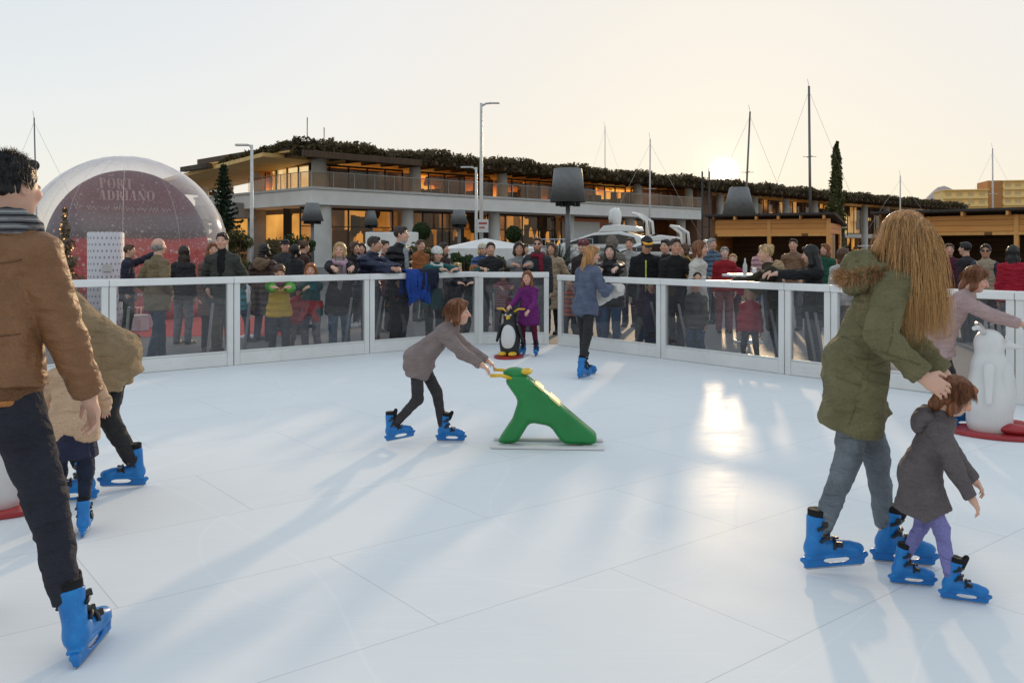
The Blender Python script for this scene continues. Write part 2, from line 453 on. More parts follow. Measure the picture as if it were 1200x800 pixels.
# pavement to the horizon, the ice slab on it
def pavement_mat():
    t = NT('asphalt_pavement'); v = t.coord('Object')
    n1 = t.n('TexNoise', Vector=v, Scale=.5, Detail=6.0).outputs[0]; n2 = t.n('TexNoise', Vector=v, Scale=60.0, Detail=3.0).outputs[0]
    c = t.ramp(n1, [(.3, (.115, .11, .105)), (.7, (.18, .17, .16))])
    c = t.mix(.4, c, t.ramp(n2, [(.3, (.07, .07, .07)), (.7, (.24, .23, .22))]))
    return t.surf(t.pbsdf(c, .62, 0, .4, n2, .3, .01))
g = MB(); g.add([(-900, -60, GZ), (1500, -60, GZ), (1500, 2500, GZ), (-900, 2500, GZ)], [(0, 1, 2, 3)])
tag(g.build('pavement', pavement_mat()), kind='structure')
def ice_mat():
    t = NT('synthetic_ice'); v = t.coord('Object', rot=(0, 0, R(-38.5)))
    br = t.n('TexBrick', Vector=v, Scale=1.0, Mortar__Size=.003, Mortar__Smooth=.3, Brick__Width=2.0, Row__Height=1.0, Color1=(1, 1, 1, 1), Color2=(.94, .94, .94, 1), Mortar=(.0, .0, .0, 1))
    cl = t.n('TexNoise', Vector=v, Scale=.55, Detail=7.0, Roughness=.6).outputs[0]
    col = t.ramp(cl, [(.3, (.785, .80, .806)), (.55, (.83, .84, .838)), (.75, (.86, .863, .852))])
    # thin skate scratches, several directions
    sc = None
    for a, s in ((.3, 1.0), (1.1, .8), (2.0, 1.2), (2.7, .9)):
        w = t.n('TexNoise', Vector=t.coord('Object', (.9 * s, 70 * s, 1), (0, 0, a)), Scale=1.0, Detail=3.0, Distortion=.25).outputs[0]
        w = t.math('POWER', t.math('MULTIPLY', t.math('GREATER_THAN', w, .64), w), 1.0)
        sc = w if sc is None else t.math('MAXIMUM', sc, w)
    blot = t.n('TexNoise', Vector=v, Scale=2.3, Detail=5.0).outputs[0]
    col = t.mix(t.math('MULTIPLY', sc, .22), col, (.93, .95, .97))
    for sc_, rt, wd in ((.16, .0, .0009), (.21, 1.0, .0011), (.27, 2.1, .0013), (.24, 2.9, .0010)):      # long curved skate marks
        nn = t.n('TexNoise', Vector=t.coord('Object', (1, 1, 1), (0, 0, rt)), Scale=sc_, Detail=0.0, Distortion=.2).outputs[0]
        ln_ = t.math('LESS_THAN', t.math('ABSOLUTE', t.math('SUBTRACT', t.math('FRACT', t.math('MULTIPLY', nn, 5.0)), .5)), wd * 4)
        col = t.mix(t.math('MULTIPLY', ln_, .20), col, (.93, .94, .95)); sc = t.math('MAXIMUM', sc, t.math('MULTIPLY', ln_, .4))
    vd = t.n('TexVoronoi', Vector=v, Scale=2.2, Randomness=1.0); dk = t.math('MULTIPLY', t.math('LESS_THAN', vd.outputs['Distance'], .022), t.math('GREATER_THAN', t.n('SeparateXYZ', Vector=vd.outputs['Color']).outputs[0], .55))
    col = t.mix(t.math('MULTIPLY', dk, .45), col, (.30, .29, .28))
    tile = t.mix(1.0, col, br.outputs[0], 'MULTIPLY')
    seam = t.math('MULTIPLY', br.outputs[1], .08)
    col = t.mix(seam, t.mix(.25, col, tile), (.50, .54, .57))
    r = t.math('ADD', t.math('MULTIPLY', blot, .24), t.math('MULTIPLY', sc, .14)); r = t.math('ADD', r, .07)
    hh = t.math('ADD', t.math('MULTIPLY', sc, .4), t.math('MULTIPLY', blot, .5))
    base = t.pbsdf(col, .9, 0, 0, t.math('SUBTRACT', hh, t.math('MULTIPLY', br.outputs[1], .5)), .08, .006)
    bp = t.n('Bump', Strength=.10, Distance=.006, Height=hh).outputs[0]
    f = t.n('Fresnel', IOR=1.4).outputs[0]
    g1 = t.n('BsdfGlossy', Color=(1, 1, 1, 1), Roughness=t.math('ADD', r, .28), Normal=bp).outputs[0]
    g2 = t.n('BsdfGlossy', Color=(1, 1, 1, 1), Roughness=r, Normal=bp).outputs[0]
    m1 = t.n('MixShader', in0=t.math('MULTIPLY', f, .11), in1=base, in2=g1).outputs[0]
    return t.surf(t.n('MixShader', in0=t.math('MULTIPLY', f, .011), in1=m1, in2=g2).outputs[0])
a, b, c_, d = P560 - LD * 16, P560, P655, P655 + RD * 16
nl, nr = Vector((-LD.y, LD.x, 0)), Vector((-RD.y, RD.x, 0))
poly = [a + nl * .03, b + nl * .03 + Vector((0, .02, 0)), c_ + nr * .03 + Vector((0, .02, 0)), d + nr * .03, Vector((12, -8, 0)), Vector((-14, -8, 0))]
m = MB().prism([(p.x, p.y) for p in poly], GZ + .001, 0)
ice = m.build('ice', ice_mat()); tag(ice, kind='structure')

# ---------------------------------------------------------------- clear-paned white barriers
def barrier_mat():
    t = NT('scuffed_white_frame'); v = t.coord('Object')
    n1 = t.n('TexNoise', Vector=v, Scale=2.0, Detail=5.0).outputs[0]; st = t.n('TexNoise', Vector=t.coord('Object', (9, 9, .8)), Scale=1.0, Detail=5.0).outputs[0]
    sf = t.n('TexNoise', Vector=t.coord('Object', (5, 5, 70), (.3, .2, 0)), Scale=1.0, Detail=3.0).outputs[0]; z = t.n('SeparateXYZ', Vector=v).outputs[2]
    c = t.ramp(n1, [(.3, (.70, .69, .665)), (.7, (.79, .78, .755))]); c = t.mix(t.math('MULTIPLY', t.math('GREATER_THAN', st, .62), .10), c, (.50, .47, .43))
    low = t.math('MULTIPLY', t.math('LESS_THAN', z, .17), t.math('GREATER_THAN', sf, .66)); c = t.mix(t.math('MULTIPLY', low, .22), c, (.28, .30, .33))
    return t.surf(t.pbsdf(c, .42, 0, .4, n1, .06, .01))
M_white = barrier_mat()
M_cap = plain('white_rail_cap', (.80, .79, .77), .32, var=.04)
M_pane = glass_mat('smoky_pane', (.86, .86, .865), .9, .035, .02, (.5, .5, .52))
def panel(root, A, B, h, d, sp=.085):
    """one framed panel from A to B (plan), top at h: frame with posts, top rail and kick board; pane"""
    n = Vector((-d.y, d.x, 0)); ang = math.atan2(d.y, d.x); Ln = (B - A).length; mid = (A + B) / 2; t = .07
    fr = MB()
    def bb(u0, u1, z0, z1, th=t):
        c = A + d * ((u0 + u1) / 2); fr.box((c.x, c.y, (z0 + z1) / 2), (u1 - u0, th, z1 - z0), ang)
    g = .006
    bb(g, sp, 0.002, h - .09); bb(Ln - sp, Ln - g, 0.002, h - .09)
    bb(sp + .001, Ln - sp - .001, .004, .17, t - .006)
    bb(sp + .001, Ln - sp - .001, .172, .195, t - .02)
    f = fr.build('panel_frame', M_white, root, .006)
    rl = MB(); c = mid; rl.box((c.x, c.y, h - .045), (Ln - .004, .105, .088), ang); rl.build('top_rail', M_cap, f, .012)
    p = MB(); p.box((mid.x, mid.y, (.195 + h - .09) / 2), (Ln - 2 * sp - .004, .008, h - .09 - .197), ang); p.build('pane', M_pane, f)
    ft = MB()
    for u in (.25, Ln - .25):
        q = A + d * u + n * .30 * (1 if n.y > 0 else -1)
        q0 = A + d * u + n * .05 * (1 if n.y > 0 else -1)
        ft.bar((q.x, q.y, GZ + .02), (q0.x, q0.y, h - .35), .03, .03)
    ft.build('brace', plain('grey_steel', (.35, .35, .36), .4, .6), f)
HL, HR = 1.175, 1.125
bl = tag(empty('rink_barrier', P560), 'white framed barrier with smoky clear panes along the left side of the rink', 'barrier', 'barriers round the ice rink')
br_ = tag(empty('rink_barrier', P655), 'white framed barrier with clear panes and narrow gate in front of the wooden stalls', 'barrier', 'barriers round the ice rink')
def locpanel(root, A, B, h, d): panel(root, A - root.location, B - root.location, h, d)
cuts = [560, 432, 273, 127]
for q1, q0 in zip(cuts[:-1], cuts[1:]): locpanel(bl, on_left(q0), on_left(q1), HL, LD)
E0 = on_left(127)
for k in range(4): locpanel(bl, E0 - LD * 2 * (k + 1), E0 - LD * 2 * k, HL, LD)
locpanel(bl, P560 + Vector((.02, 0, 0)), Vector((.60, 13.99, 0)), HL - .01, Vector((1, 0, 0)))
pr = [655, 776, 921, 975]
for q0, q1 in zip(pr[:-1], pr[1:]): locpanel(br_, on_right(q0), on_right(q1), HR, RD)
E1 = on_right(975)
for k in range(4): locpanel(br_, E1 + RD * 2 * k, E1 + RD * 2 * (k + 1), HR, RD)
def rail_gap(x, y, rot):
    """distance from a standing point straight ahead (facing rot) to the barrier's middle plane"""
    f = Vector((math.sin(rot), -math.cos(rot), 0)); best = 9
    for O, D in ((P560, LD), (P655, RD), (P560, Vector((1, 0, 0)))):
        n = Vector((-D.y, D.x, 0)); dn = f.dot(n)
        if abs(dn) < 1e-3: continue
        t = (O - Vector((x, y, 0))).dot(n) / dn
        if t <= 0: continue
        h = Vector((x, y, 0)) + f * t; s_ = (h - O).dot(D)
        if (O is P560 and D is LD and s_ < .3) or (O is P655 and s_ > -.3) or (D.y == 0 and -.1 < s_ < 1.3): best = min(best, t)
    return best
# ================================================================ people
def nrm(v): v = np.array(v, float); return v / (np.linalg.norm(v) + 1e-9)
def rot_about(v, ax, a):
    return np.array(Matrix.Rotation(a, 3, Vector(ax)) @ Vector(v))
def ik(S_, T, l1, l2, pole):
    d = T - S_; D = np.linalg.norm(d); mx = (l1 + l2) * .995
    if D > mx: T = S_ + d / D * mx; d = T - S_; D = mx
    ax = d / D; x = (l1 * l1 - l2 * l2 + D * D) / (2 * D); h = math.sqrt(max(l1 * l1 - x * x, 1e-6))
    q = np.array(pole, float); q = q - ax * (q @ ax); q = nrm(q)
    return S_ + ax * x + q * h, T
SKIN = {'fair': (.66, .40, .29), 'tan': (.52, .30, .20), 'pale': (.72, .48, .38), 'olive': (.46, .26, .17)}
HAIR = {'black': (.012, .010, .010), 'dark': (.035, .020, .013), 'brown': (.10, .045, .02), 'auburn': (.22, .075, .025), 'blond': (.52, .34, .15),
        'golden': (.45, .21, .07), 'grey': (.30, .28, .26), 'red': (.35, .12, .035)}
def dmesh(sd, name, mat, parent, amp=0, freq=(6, 6, 12), seed=0, rel=1):
    V, Q = sd.mesh()
    V = relax(V, Q, rel)
    if amp:
        N = vnormals(V, Q); fq = np.array(freq)
        d = vnoise(V * fq + seed * 3.1, seed) + .6 * (1 - 2.2 * np.abs(vnoise(V * fq * 2.0 + seed, seed + 1))) + .25 * vnoise(V * fq * 4.2, seed + 2)
        V = V + N * (d * amp)[:, None]
    return np_obj(name, V, Q, mat, parent)

# ---------------------------------------------------------------- hire skates and shoes (toe towards -Y, sole at z = 0)
def skate_meshes():
    s = SDF(.006)
    s.cone((0, .075, .125), (0, -.10, .108), .047, .040, .02)
    s.ell((0, -.135, .098), (.046, .055, .036), k=.02)
    s.cone((0, .074, .13), (0, .040, .30), .047, .057, .03, fb=True)
    s.ell((0, .085, .11), (.046, .05, .05), k=.02)
    s.box((0, -.02, .072), (.034, .155, .008), .006, k=.01)
    b = s.mesh(); b = (relax(*b, 1), b[1])
    s = SDF(.0055)
    s.box((0, -.02, .042), (.013, .165, .031), .008)
    s.cone((0, -.165, .05), (0, -.195, .062), .020, .016, .012); s.cone((0, .13, .05), (0, .150, .058), .018, .014, .012)
    s.ell((0, -.035, .044), (.10, .072, .017), k=.004, op='s')
    h = s.mesh(); h = (relax(*h, 1), h[1])
    s = SDF(.006)
    s.cone((0, .045, .27), (0, .034, .335), .050, .053, .01, fb=True, fa=True)
    s.cone((0, -.005, .28), (0, -.034, .335), .028, .022, .02)
    l = s.mesh()
    return b, h, l
_sk = skate_meshes()
def skate_mat():
    t = NT('scuffed_blue_shell'); v = t.coord('Object')
    n1 = t.n('TexNoise', Vector=v, Scale=11.0, Detail=5.0).outputs[0]; n2 = t.n('TexNoise', Vector=t.coord('Object', (30, 160, 160), (.4, .2, .5)), Scale=1.0, Detail=3.0).outputs[0]; n3 = t.n('TexNoise', Vector=v, Scale=4.0, Detail=2.0).outputs[0]
    c = t.ramp(n1, [(.3, (.004, .13, .40)), (.6, (.007, .19, .53)), (.8, (.015, .24, .58))])
    sc = t.math('MULTIPLY', t.math('GREATER_THAN', n2, .66), t.math('GREATER_THAN', n3, .5))
    c = t.mix(t.math('MULTIPLY', sc, .35), c, (.22, .36, .55))
    return t.surf(t.pbsdf(c, t.math('ADD', t.math('MULTIPLY', n1, .3), .25), 0, .45, t.math('ADD', n1, t.math('MULTIPLY', sc, -.3)), .15, .01))
M_skblue = skate_mat()
M_skhold = plain('blue_blade_holder', (.006, .16, .47), .35, var=.15)
M_black = plain('black_plastic', (.012, .012, .014), .45, var=.2)
M_steel = plain('steel', (.45, .46, .48), .25, 1.0)
_skm = None
def skate(parent, loc, yaw, sc=1.0, pitch=0, roll=0):
    global _skm
    if _skm is None:
        me = []
        for (V, Q), nm, mt in ((_sk[0], 'skate', M_skblue), (_sk[1], 'blade_holder', M_skhold), (_sk[2], 'liner', fabric((.012, .012, .013), 'knit'))):
            m_ = np_mesh(nm, V, Q); m_.materials.append(mt); me.append(m_)
        bl_ = MB().xprism([], 0, 0) if False else MB()
        bl_.add([(x, y, z) for x in (-.002, .002) for y, z in ((-.185, .018), (-.165, .002), (.13, .002), (.15, .016), (.13, .03), (-.17, .03))],
                [(0, 1, 2, 3, 4, 5), (11, 10, 9, 8, 7, 6)] + [(i, i + 6, (i + 1) % 6 + 6, (i + 1) % 6) for i in range(6)])
        ob = bl_.build('blade', M_steel); me.append(ob.data); bpy.data.objects.remove(ob)
        st = MB()
        for (y, z, r, tl) in ((-.055, .125, .048, .55), (.012, .170, .055, .95), (.020, .238, .060, 1.25)):
            n = 16; c = Vector((0, y + .03, z)); pts = []
            for k in range(n + 1):
                t = math.pi * (k / n) * 1.1 - .05 * math.pi
                pts.append(c + Vector((math.cos(t) * r, -math.sin(t) * r * (1.15 if tl > .6 else .4) * math.sin(tl), math.sin(t) * r * math.cos(tl) * 1.0)))
            st.tube(pts, .0105, 6, sy=.8)
            q = c + Vector((.86 * r, -.55 * r, .35 * r)); st.box(q, (.016, .036, .028), .5)
            q = c + Vector((-.86 * r, -.55 * r, .35 * r)); st.box(q, (.016, .036, .028), -.5)
        ob = st.build('buckle_straps', M_black); me.append(ob.data); bpy.data.objects.remove(ob)
        _skm = me
    o = link(bpy.data.objects.new('skate', _skm[0]), parent); o.location = loc; o.scale = (sc,) * 3; o.rotation_euler = (pitch, roll, yaw)
    for nm, k in (('blade_holder', 1), ('liner', 2), ('blade', 3), ('strap', 4)): link(bpy.data.objects.new(nm, _skm[k]), o)
    return o
def shoe_mesh():
    s = SDF(.009)
    s.cone((0, .05, .045), (0, -.10, .036), .042, .036, .02); s.ell((0, -.14, .034), (.044, .055, .032), k=.02)
    s.cone((0, .045, .05), (0, .05, .12), .043, .045, .02, fb=True); s.box((0, -.045, .012), (.043, .14, .012), .008, k=.008)
    return s.mesh()
_shoe = shoe_mesh(); _shm = {}
def shoe(parent, loc, yaw, col, sc=1.0):
    if col not in _shm:
        m_ = np_mesh('shoe', *_shoe); m_.materials.append(plain('shoe_leather', col, .5, var=.25)); _shm[col] = m_
    o = link(bpy.data.objects.new('shoe', _shm[col]), parent); o.location = loc; o.scale = (sc,) * 3; o.rotation_euler.z = yaw
    return o

def hand(s, w, fd, pn, sz, curl=.5, side=1, k=.006):
    """w wrist, fd finger direction, pn direction the palm faces, sz hand length; side +1 = thumb towards fd x pn"""
    fd = nrm(fd); pn = nrm(np.array(pn) - fd * (np.array(pn) @ fd)); tx = np.cross(fd, pn) * side
    M = np.stack([tx, fd, pn])
    pc = w + fd * sz * .24
    s.ell(pc, (sz * .225, sz * .30, sz * .105), M, k)
    s.cone(w - fd * sz * .12, w + fd * sz * .1, sz * .145, sz * .15, .012)
    ln = (.36, .42, .40, .31)
    for i in range(4):
        a = w + fd * sz * (.47 - .03 * abs(i - 1.2)) + tx * sz * (.165 - .11 * i)
        sp = tx * (.10 - .07 * i)
        d1 = nrm(fd * math.cos(curl) + pn * math.sin(curl) + sp); d2 = nrm(fd * math.cos(curl * 2.2) + pn * math.sin(curl * 2.2) + sp * .5)
        b = a + d1 * sz * ln[i] * .5; c = b + d2 * sz * ln[i] * .5
        r = sz * .050 if i < 3 else sz * .043
        s.cone(a - fd * sz * .1, b, r * 1.1, r, k); s.cone(b, c, r, r * .85, k * .5)
    a = w + fd * sz * .14 + tx * sz * .17
    b = a + nrm(tx * .75 + fd * .6 + pn * .25) * sz * .20; c = b + nrm(fd * .9 + tx * .15 + pn * .4) * sz * .20
    s.cone(a, b, sz * .075, sz * .058, k); s.cone(b, c, sz * .058, sz * .045, k * .5)

def person(label, x=0, y=0, rot=0, H=1.72, c=0.0, w=1.0, lean=0, side=0, twist=0, yaw=0, pitch=0, roll=0, crouch=0, hip=(0, 0),
           arms=('hang', 'hang'), feet=((.10, 0, 0), (-.10, 0, 0)), kneein=0, skates=False, z=GZ, skin='fair',
           hair=('short', 'dark'), coat=((.03, .03, .035), 'cotton', .22), cuff=None, collar=.5, hem=None, trousers=((.03, .04, .07), 'denim'), shoes=(.02, .02, .02),
           scarf=None, hat=None, glasses=False, hood=None, vox=.0095, hvox=None, group=None, beard=None, shirt=None, skirt=None, sleeve=None, thick=1.0, fine=1.0, face=True, mate=None, coatmat=None, elbows=None, palms=None, curl=.55, legw=1.0, zipc=None):
    """one figure; local frame: faces -Y, own left is +X.  feet: (left, right) as (x, y, toe yaw[, lift])"""
    root_loc = Vector((x, y, z)); rz = R(rot)
    hh = H * (.132 + .034 * c); z0 = .072 * (H / 1.7) ** .7 if skates else .02
    hipf = .515 - .02 * c
    hz = z0 + H * hipf; shz = z0 + H - 1.38 * hh; Ls = shz - hz
    a, b = R(lean), R(side)
    u = nrm((math.sin(b), -math.sin(a) * math.cos(b), math.cos(a) * math.cos(b)))
    t = R(twist); ex = np.array((math.cos(t), math.sin(t), 0.0)); ex = nrm(ex - u * (ex @ u)); ey = np.cross(u, ex)
    p = np.array((hip[0], hip[1], hz - crouch))
    M = np.stack([ex, ey, u])
    nb = p + u * Ls
    sw = H * .089 * w * (1 - .07 * c)
    T = lambda q: np.array(q, float)
    L_ = lambda x_, y_, z_: p + ex * x_ + ey * y_ + u * z_          # torso frame, from the pelvis
    # head frame
    up0 = nrm(u * .55 + np.array((0, 0, 1)) * .45)
    fh = rot_about((0, -1, 0), (0, 0, 1), t + R(yaw)); fh = nrm(fh * math.cos(R(pitch)) - np.array((0, 0, 1)) * math.sin(R(pitch)))
    hx = nrm(np.cross(-fh, np.array((0, 0, 1.)))); hz_ = np.cross(hx, -fh)
    if roll: hx = rot_about(hx, fh, R(roll)); hz_ = rot_about(hz_, fh, R(roll))
    hy = -fh; MH = np.stack([hx, hy, hz_])
    hc = nb + up0 * hh * .50 + hz_ * hh * .36 - ey * hh * .10 + fh * hh * .06
    G = lambda x_, y_, z_: hc + (hx * x_ + hy * y_ + hz_ * z_) * hh
    # arms
    ua, fa = H * .172, H * .148; hs = H * .104
    shl = {1: L_(sw, 0, Ls - H * .034), -1: L_(-sw, 0, Ls - H * .034)}
    gap = rail_gap(x, y, rot); rh = (HL if x < .65 else HR)
    wr, el, hd = {}, {}, {}
    for i, sd_ in enumerate((1, -1)):
        A = arms[i]; pole = (sd_ * .6, .5, -.5)
        if A == 'hang': tg = shl[sd_] + T((sd_ * .05, -.02, -(ua + fa) * .985)); pole = (sd_ * .3, 1, 0); fd, pn = (0, -.12, -1), (-sd_, -.2, 0)
        elif A == 'pocket': tg = L_(sd_ * sw * 1.12, -H * .055, H * .03); pole = (sd_ * .7, 1, 0); fd, pn = (-sd_ * .3, -.4, -1), (-sd_, .2, 0)
        elif A == 'rail': tg = T((sd_ * H * .09, -gap + .02, rh - z + .035)); pole = (sd_ * .55, .35, -1); fd, pn = (-sd_ * .35, -1, -.25), (0, 0, -1)
        elif A == 'cross': tg = T((-sd_ * H * .015, -gap - .0 - .04 * (sd_ > 0), rh - z + .05)); pole = (sd_ * 1, -.1, -.35); fd, pn = (-sd_ * 1, -.15, -.1), (0, 0, -1)
        elif A == 'clasp': tg = T((sd_ * .035, -gap - .02, rh - z + .045)); pole = (sd_ * .7, .3, -1); fd, pn = (-sd_ * .8, -.6, 0), (-sd_ * .3, 0, -1)
        else:
            tg = T(A[:3]) + np.array((0, 0, -z)) * 0; pole = A[3] if len(A) > 3 else (sd_ * .5, .6, -.6); fd, pn = None, (0, 0, -1)
        if elbows and elbows[i] is not None: pole = elbows[i]
        e, tg = ik(shl[sd_], tg, ua, fa, pole)
        wr[sd_], el[sd_] = tg, e
        if fd is None: fd = tg - e
        if palms and palms[i] is not None: fd, pn = palms[i]
        hd[sd_] = (np.array(fd, float), np.array(pn, float))
    # legs
    th, sn = H * .243, H * .236; an, kn, hp, tilt = {}, {}, {}, {1: 0, -1: 0}
    for i, sd_ in enumerate((1, -1)):
        f = feet[i]; lift = f[3] if len(f) > 3 else 0
        fy = R(f[2]); toe = np.array((math.sin(fy), -math.cos(fy), 0))
        hp[sd_] = p + ex * sd_ * H * .052 - T((0, 0, .0))
        k_ = .085 * H / 1.7 * (1.0 if skates else .9)
        tg = T((f[0], f[1], z0 + k_ * .75 + lift)) - toe * (.062 if skates else .045) * (H / 1.7) ** .7
        kn[sd_], an[sd_] = ik(hp[sd_], tg, th, sn, toe + T((-sd_ * kneein, 0, 0)))
        if skates:                                   # the boot leans sideways with the shin
            lat = np.array((-toe[1], toe[0], 0)); sv = kn[sd_] - an[sd_]
            tilt[sd_] = max(-.30, min(.30, math.atan2(sv @ lat, sv[2]) * .8))
            kn[sd_], an[sd_] = ik(hp[sd_], tg + lat * math.sin(tilt[sd_]) * (z0 + k_ * .75), th, sn, toe)
    # -------- skin: one continuous body
    sc = H / 1.72
    s = SDF(vox)
    s.cone(L_(0, 0, -.02 * H), L_(0, 0, Ls * .45), .082 * H * w, .075 * H * w, .03, M=M, sq=.66)
    s.cone(L_(0, 0, Ls * .45), L_(0, 0, Ls * .86), .078 * H * w, .070 * H * w, .03, M=M, sq=.66)
    for sd_ in (1, -1):
        s.cone(L_(0, 0, Ls * .92), shl[sd_], .040 * H, .032 * H, .03)
        s.cone(shl[sd_], el[sd_], .031 * H, .024 * H, .02); s.cone(el[sd_], wr[sd_], .024 * H, .0165 * H, .012)
        hand(s, wr[sd_], hd[sd_][0], hd[sd_][1], hs, curl, -1 if sd_ > 0 else 1)
        s.cone(hp[sd_], kn[sd_], .040 * H, .028 * H, .03); s.cone(kn[sd_], an[sd_], .028 * H, .018 * H, .02)
        f = feet[0 if sd_ > 0 else 1]; fy = R(f[2]); toe = np.array((math.sin(fy), -math.cos(fy), 0))
        s.cone(an[sd_], an[sd_] + toe * .05 * H - T((0, 0, .030 * H)), .016 * H, .010 * H, .01)
    s.cone(nb - u * .02 * H, G(0, .06, -.22), hh * .25 * (1 - .1 * c), hh * .235, .025)
    s.ell(G(0, .07, .12), np.array((.335, .415, .385)) * hh, MH, .02)
    s.ell(G(0, -.10, -.16), np.array((.275, .30, .33)) * hh, MH, .03 * sc)
    s.ell(G(0, -.24, -.36), np.array((.13, .13, .10)) * hh, MH, .03 * sc)
    for q in (1, -1):
        s.ell(G(q * .15, -.405, .045), np.array((.10, .06, .06)) * hh, MH, .012, 's')
        s.ell(G(q * .18, -.30, -.10), np.array((.10, .08, .09)) * hh, MH, .02)
        s.ell(G(q * .335, .05, -.02), np.array((.035, .085, .135)) * hh, MH, .006)
        s.ell(G(q * .145, -.335, .035), np.array((.07, .055, .05)) * hh, MH, .004)
    s.cone(G(0, -.375, .06), G(0, -.475, -.10), hh * .038, hh * .060, .012)
    s.ell(G(0, -.36, -.235), np.array((.11, .05, .035)) * hh, MH, .008)
    V, Q = s.mesh(); V = relax(V, Q, 1, .35)
    me = np_mesh('person', V, Q); me.materials.append(skin_mat())
    base = np.array(SKIN[skin]); C = np.ones((len(V), 4)); C[:, :3] = base
    q = ((V - hc) @ MH.T) / hh
    fr = q[:, 1] < -.18
    def paint(m, col, f=1.0): C[m, :3] = C[m, :3] * (1 - f) + np.array(col) * f
    ex_ = np.abs(np.abs(q[:, 0]) - .148); 
    paint(fr & (((np.abs(q[:, 0]) - .15) / .2) ** 2 + ((q[:, 2] + .12) / .12) ** 2 < 1), base * np.array((1.12, .86, .82)), .6)
    paint(fr & ((q[:, 0] / .10) ** 2 + ((q[:, 2] + .235) / max(.03, vox / hh * .45)) ** 2 < 1), base * np.array((.80, .50, .46)))
    eyeh = max(.035, vox / hh * .45)
    paint(fr & ((ex_ / .085) ** 2 + ((q[:, 2] - .04) / (eyeh * 1.5)) ** 2 < 1), base * .62, .5)
    paint(fr & ((ex_ / .040) ** 2 + ((q[:, 2] - .035) / eyeh) ** 2 < 1), (.02, .015, .012))
    hcol = HAIR[hair[1]] if hair and hair[0] != 'bald' else HAIR['grey']
    paint(fr & (ex_ < .09) & (np.abs(q[:, 2] - .135 - .02 * (ex_ < .05)) < max(.022, vox / hh * .35)), np.array(hcol) * .8 + base * .15)
    if beard: paint((q[:, 1] < .02) & (q[:, 2] < -.17) & (q[:, 2] > -.52) & ~((np.abs(q[:, 0]) < .12) & (np.abs(q[:, 2] + .235) < .035)), np.array(HAIR[beard]) * 1.2, .8)
    at = me.color_attributes.new('tone', 'FLOAT_COLOR', 'POINT'); at.data.foreach_set('color', C.astype(np.float32).ravel())
    o = link(bpy.data.objects.new('person', me)); o.location = root_loc; o.rotation_euler.z = rz
    tag(o, label, 'person', group)
    seed = (abs(hash(label)) if False else sum(map(ord, label))) % 97
    cv = max(.006, vox * .95)
    # -------- trousers
    if trousers:
        s = SDF(cv); tc, tk = trousers; slim = .85 if tk == 'leggings' else 1.0
        s.cone(L_(0, 0, -.02 * H), L_(0, 0, .06 * H), (.088 if lean < 35 else .074) * H * w, (.083 if lean < 35 else .066) * H * w, .03, M=M, sq=.72)
        for sd_ in (1, -1):
            s.cone(hp[sd_], kn[sd_], .055 * H * slim * w ** .5 * legw, .042 * H * slim * legw, .03)
            ae = an[sd_] + (kn[sd_] - an[sd_]) * (.06 if skates else -.12)
            s.cone(kn[sd_], ae, .042 * H * slim * legw, ((.028 if skates else .034) if tk != 'leggings' else .025) * H * legw, .02, fb=True)
        dmesh(s, 'trousers', fabric(tc, 'denim' if tk == 'denim' else 'cotton'), o, .006 * sc if slim == 1 else .003, (7, 7, 15), seed)
    # -------- coat / jacket
    if coat:
        cc, ck, hl = coat[:3]; tk = (.012 + (.012 if ck == 'puffer' else 0)) * sc * thick
        s = SDF(cv)
        s.cone(L_(0, 0, .02 * H), L_(0, 0, Ls * .5), .090 * H * w + tk, .083 * H * w + tk, .03, M=M, sq=.74)
        s.cone(L_(0, 0, Ls * .5), L_(0, 0, Ls * .85), .085 * H * w + tk, .078 * H * w + tk, .03, M=M, sq=.70)
        hb = hem if hem is not None else p + (np.array((0, 0, -1)) * .75 - u * .25) * hl * sc
        s.cone(L_(0, 0, Ls * .3), hb, .086 * H * w + tk, (.106 + .05 * max(0, hl - .15)) * H * w + tk, .03, M=M, sq=.78, fb=True)
        s.cone(L_(0, 0, Ls * .86), L_(0, -.005 * H, Ls + hh * .10), .052 * H + tk, hh * .30 + tk * .5, .03)
        if hl > .05: s.ell(L_(0, (.020 if lean < 35 else .024) * H, (.015 if lean < 35 else .005) * H), ((.104 if lean < 35 else .106) * H * w + tk * .8, (.064 if lean < 35 else .074) * H + tk * .6, (.09 if lean < 35 else .088) * H), M, .04)
        if hl > .08:
            for sd_ in (1, -1):
                dl = kn[sd_] - hp[sd_]; s.cone(hp[sd_], hp[sd_] + dl * min(1, hl * sc * .97 / np.linalg.norm(dl)), .063 * H * w ** .5 + tk, (.064 + .03 * max(0, hl - .15)) * H * w ** .5 + tk, .04, fb=True)
        for sd_ in (1, -1):
            s.cone(L_(0, 0, Ls * .93), shl[sd_], .046 * H + tk * .3, .037 * H + tk, .03)
            s.cone(shl[sd_], el[sd_], .037 * H + tk, .030 * H + tk, .025)
            ce = el[sd_] + (wr[sd_] - el[sd_]) * .96
            s.cone(el[sd_], ce, .031 * H + tk, .024 * H + tk * .8, .02, fb=True)
        mt = coatmat if coatmat else fabric(cc, ck)
        co_ = dmesh(s, 'jacket' if hl < .3 else 'coat', mt, o, ({'puffer': .012, 'leather': .006}.get(ck, .010)) * sc, (6, 6, 13), seed)
        if zipc:
            m_ = MB(); pts = [tuple(L_(0, -(.062 * H * w + tk + .012), Ls * k_)) for k_ in (.92, .7, .45, .2, .0)]
            m_.tube(pts, .012, 6); m_.build('zip', fabric(zipc, 'cotton'), co_)
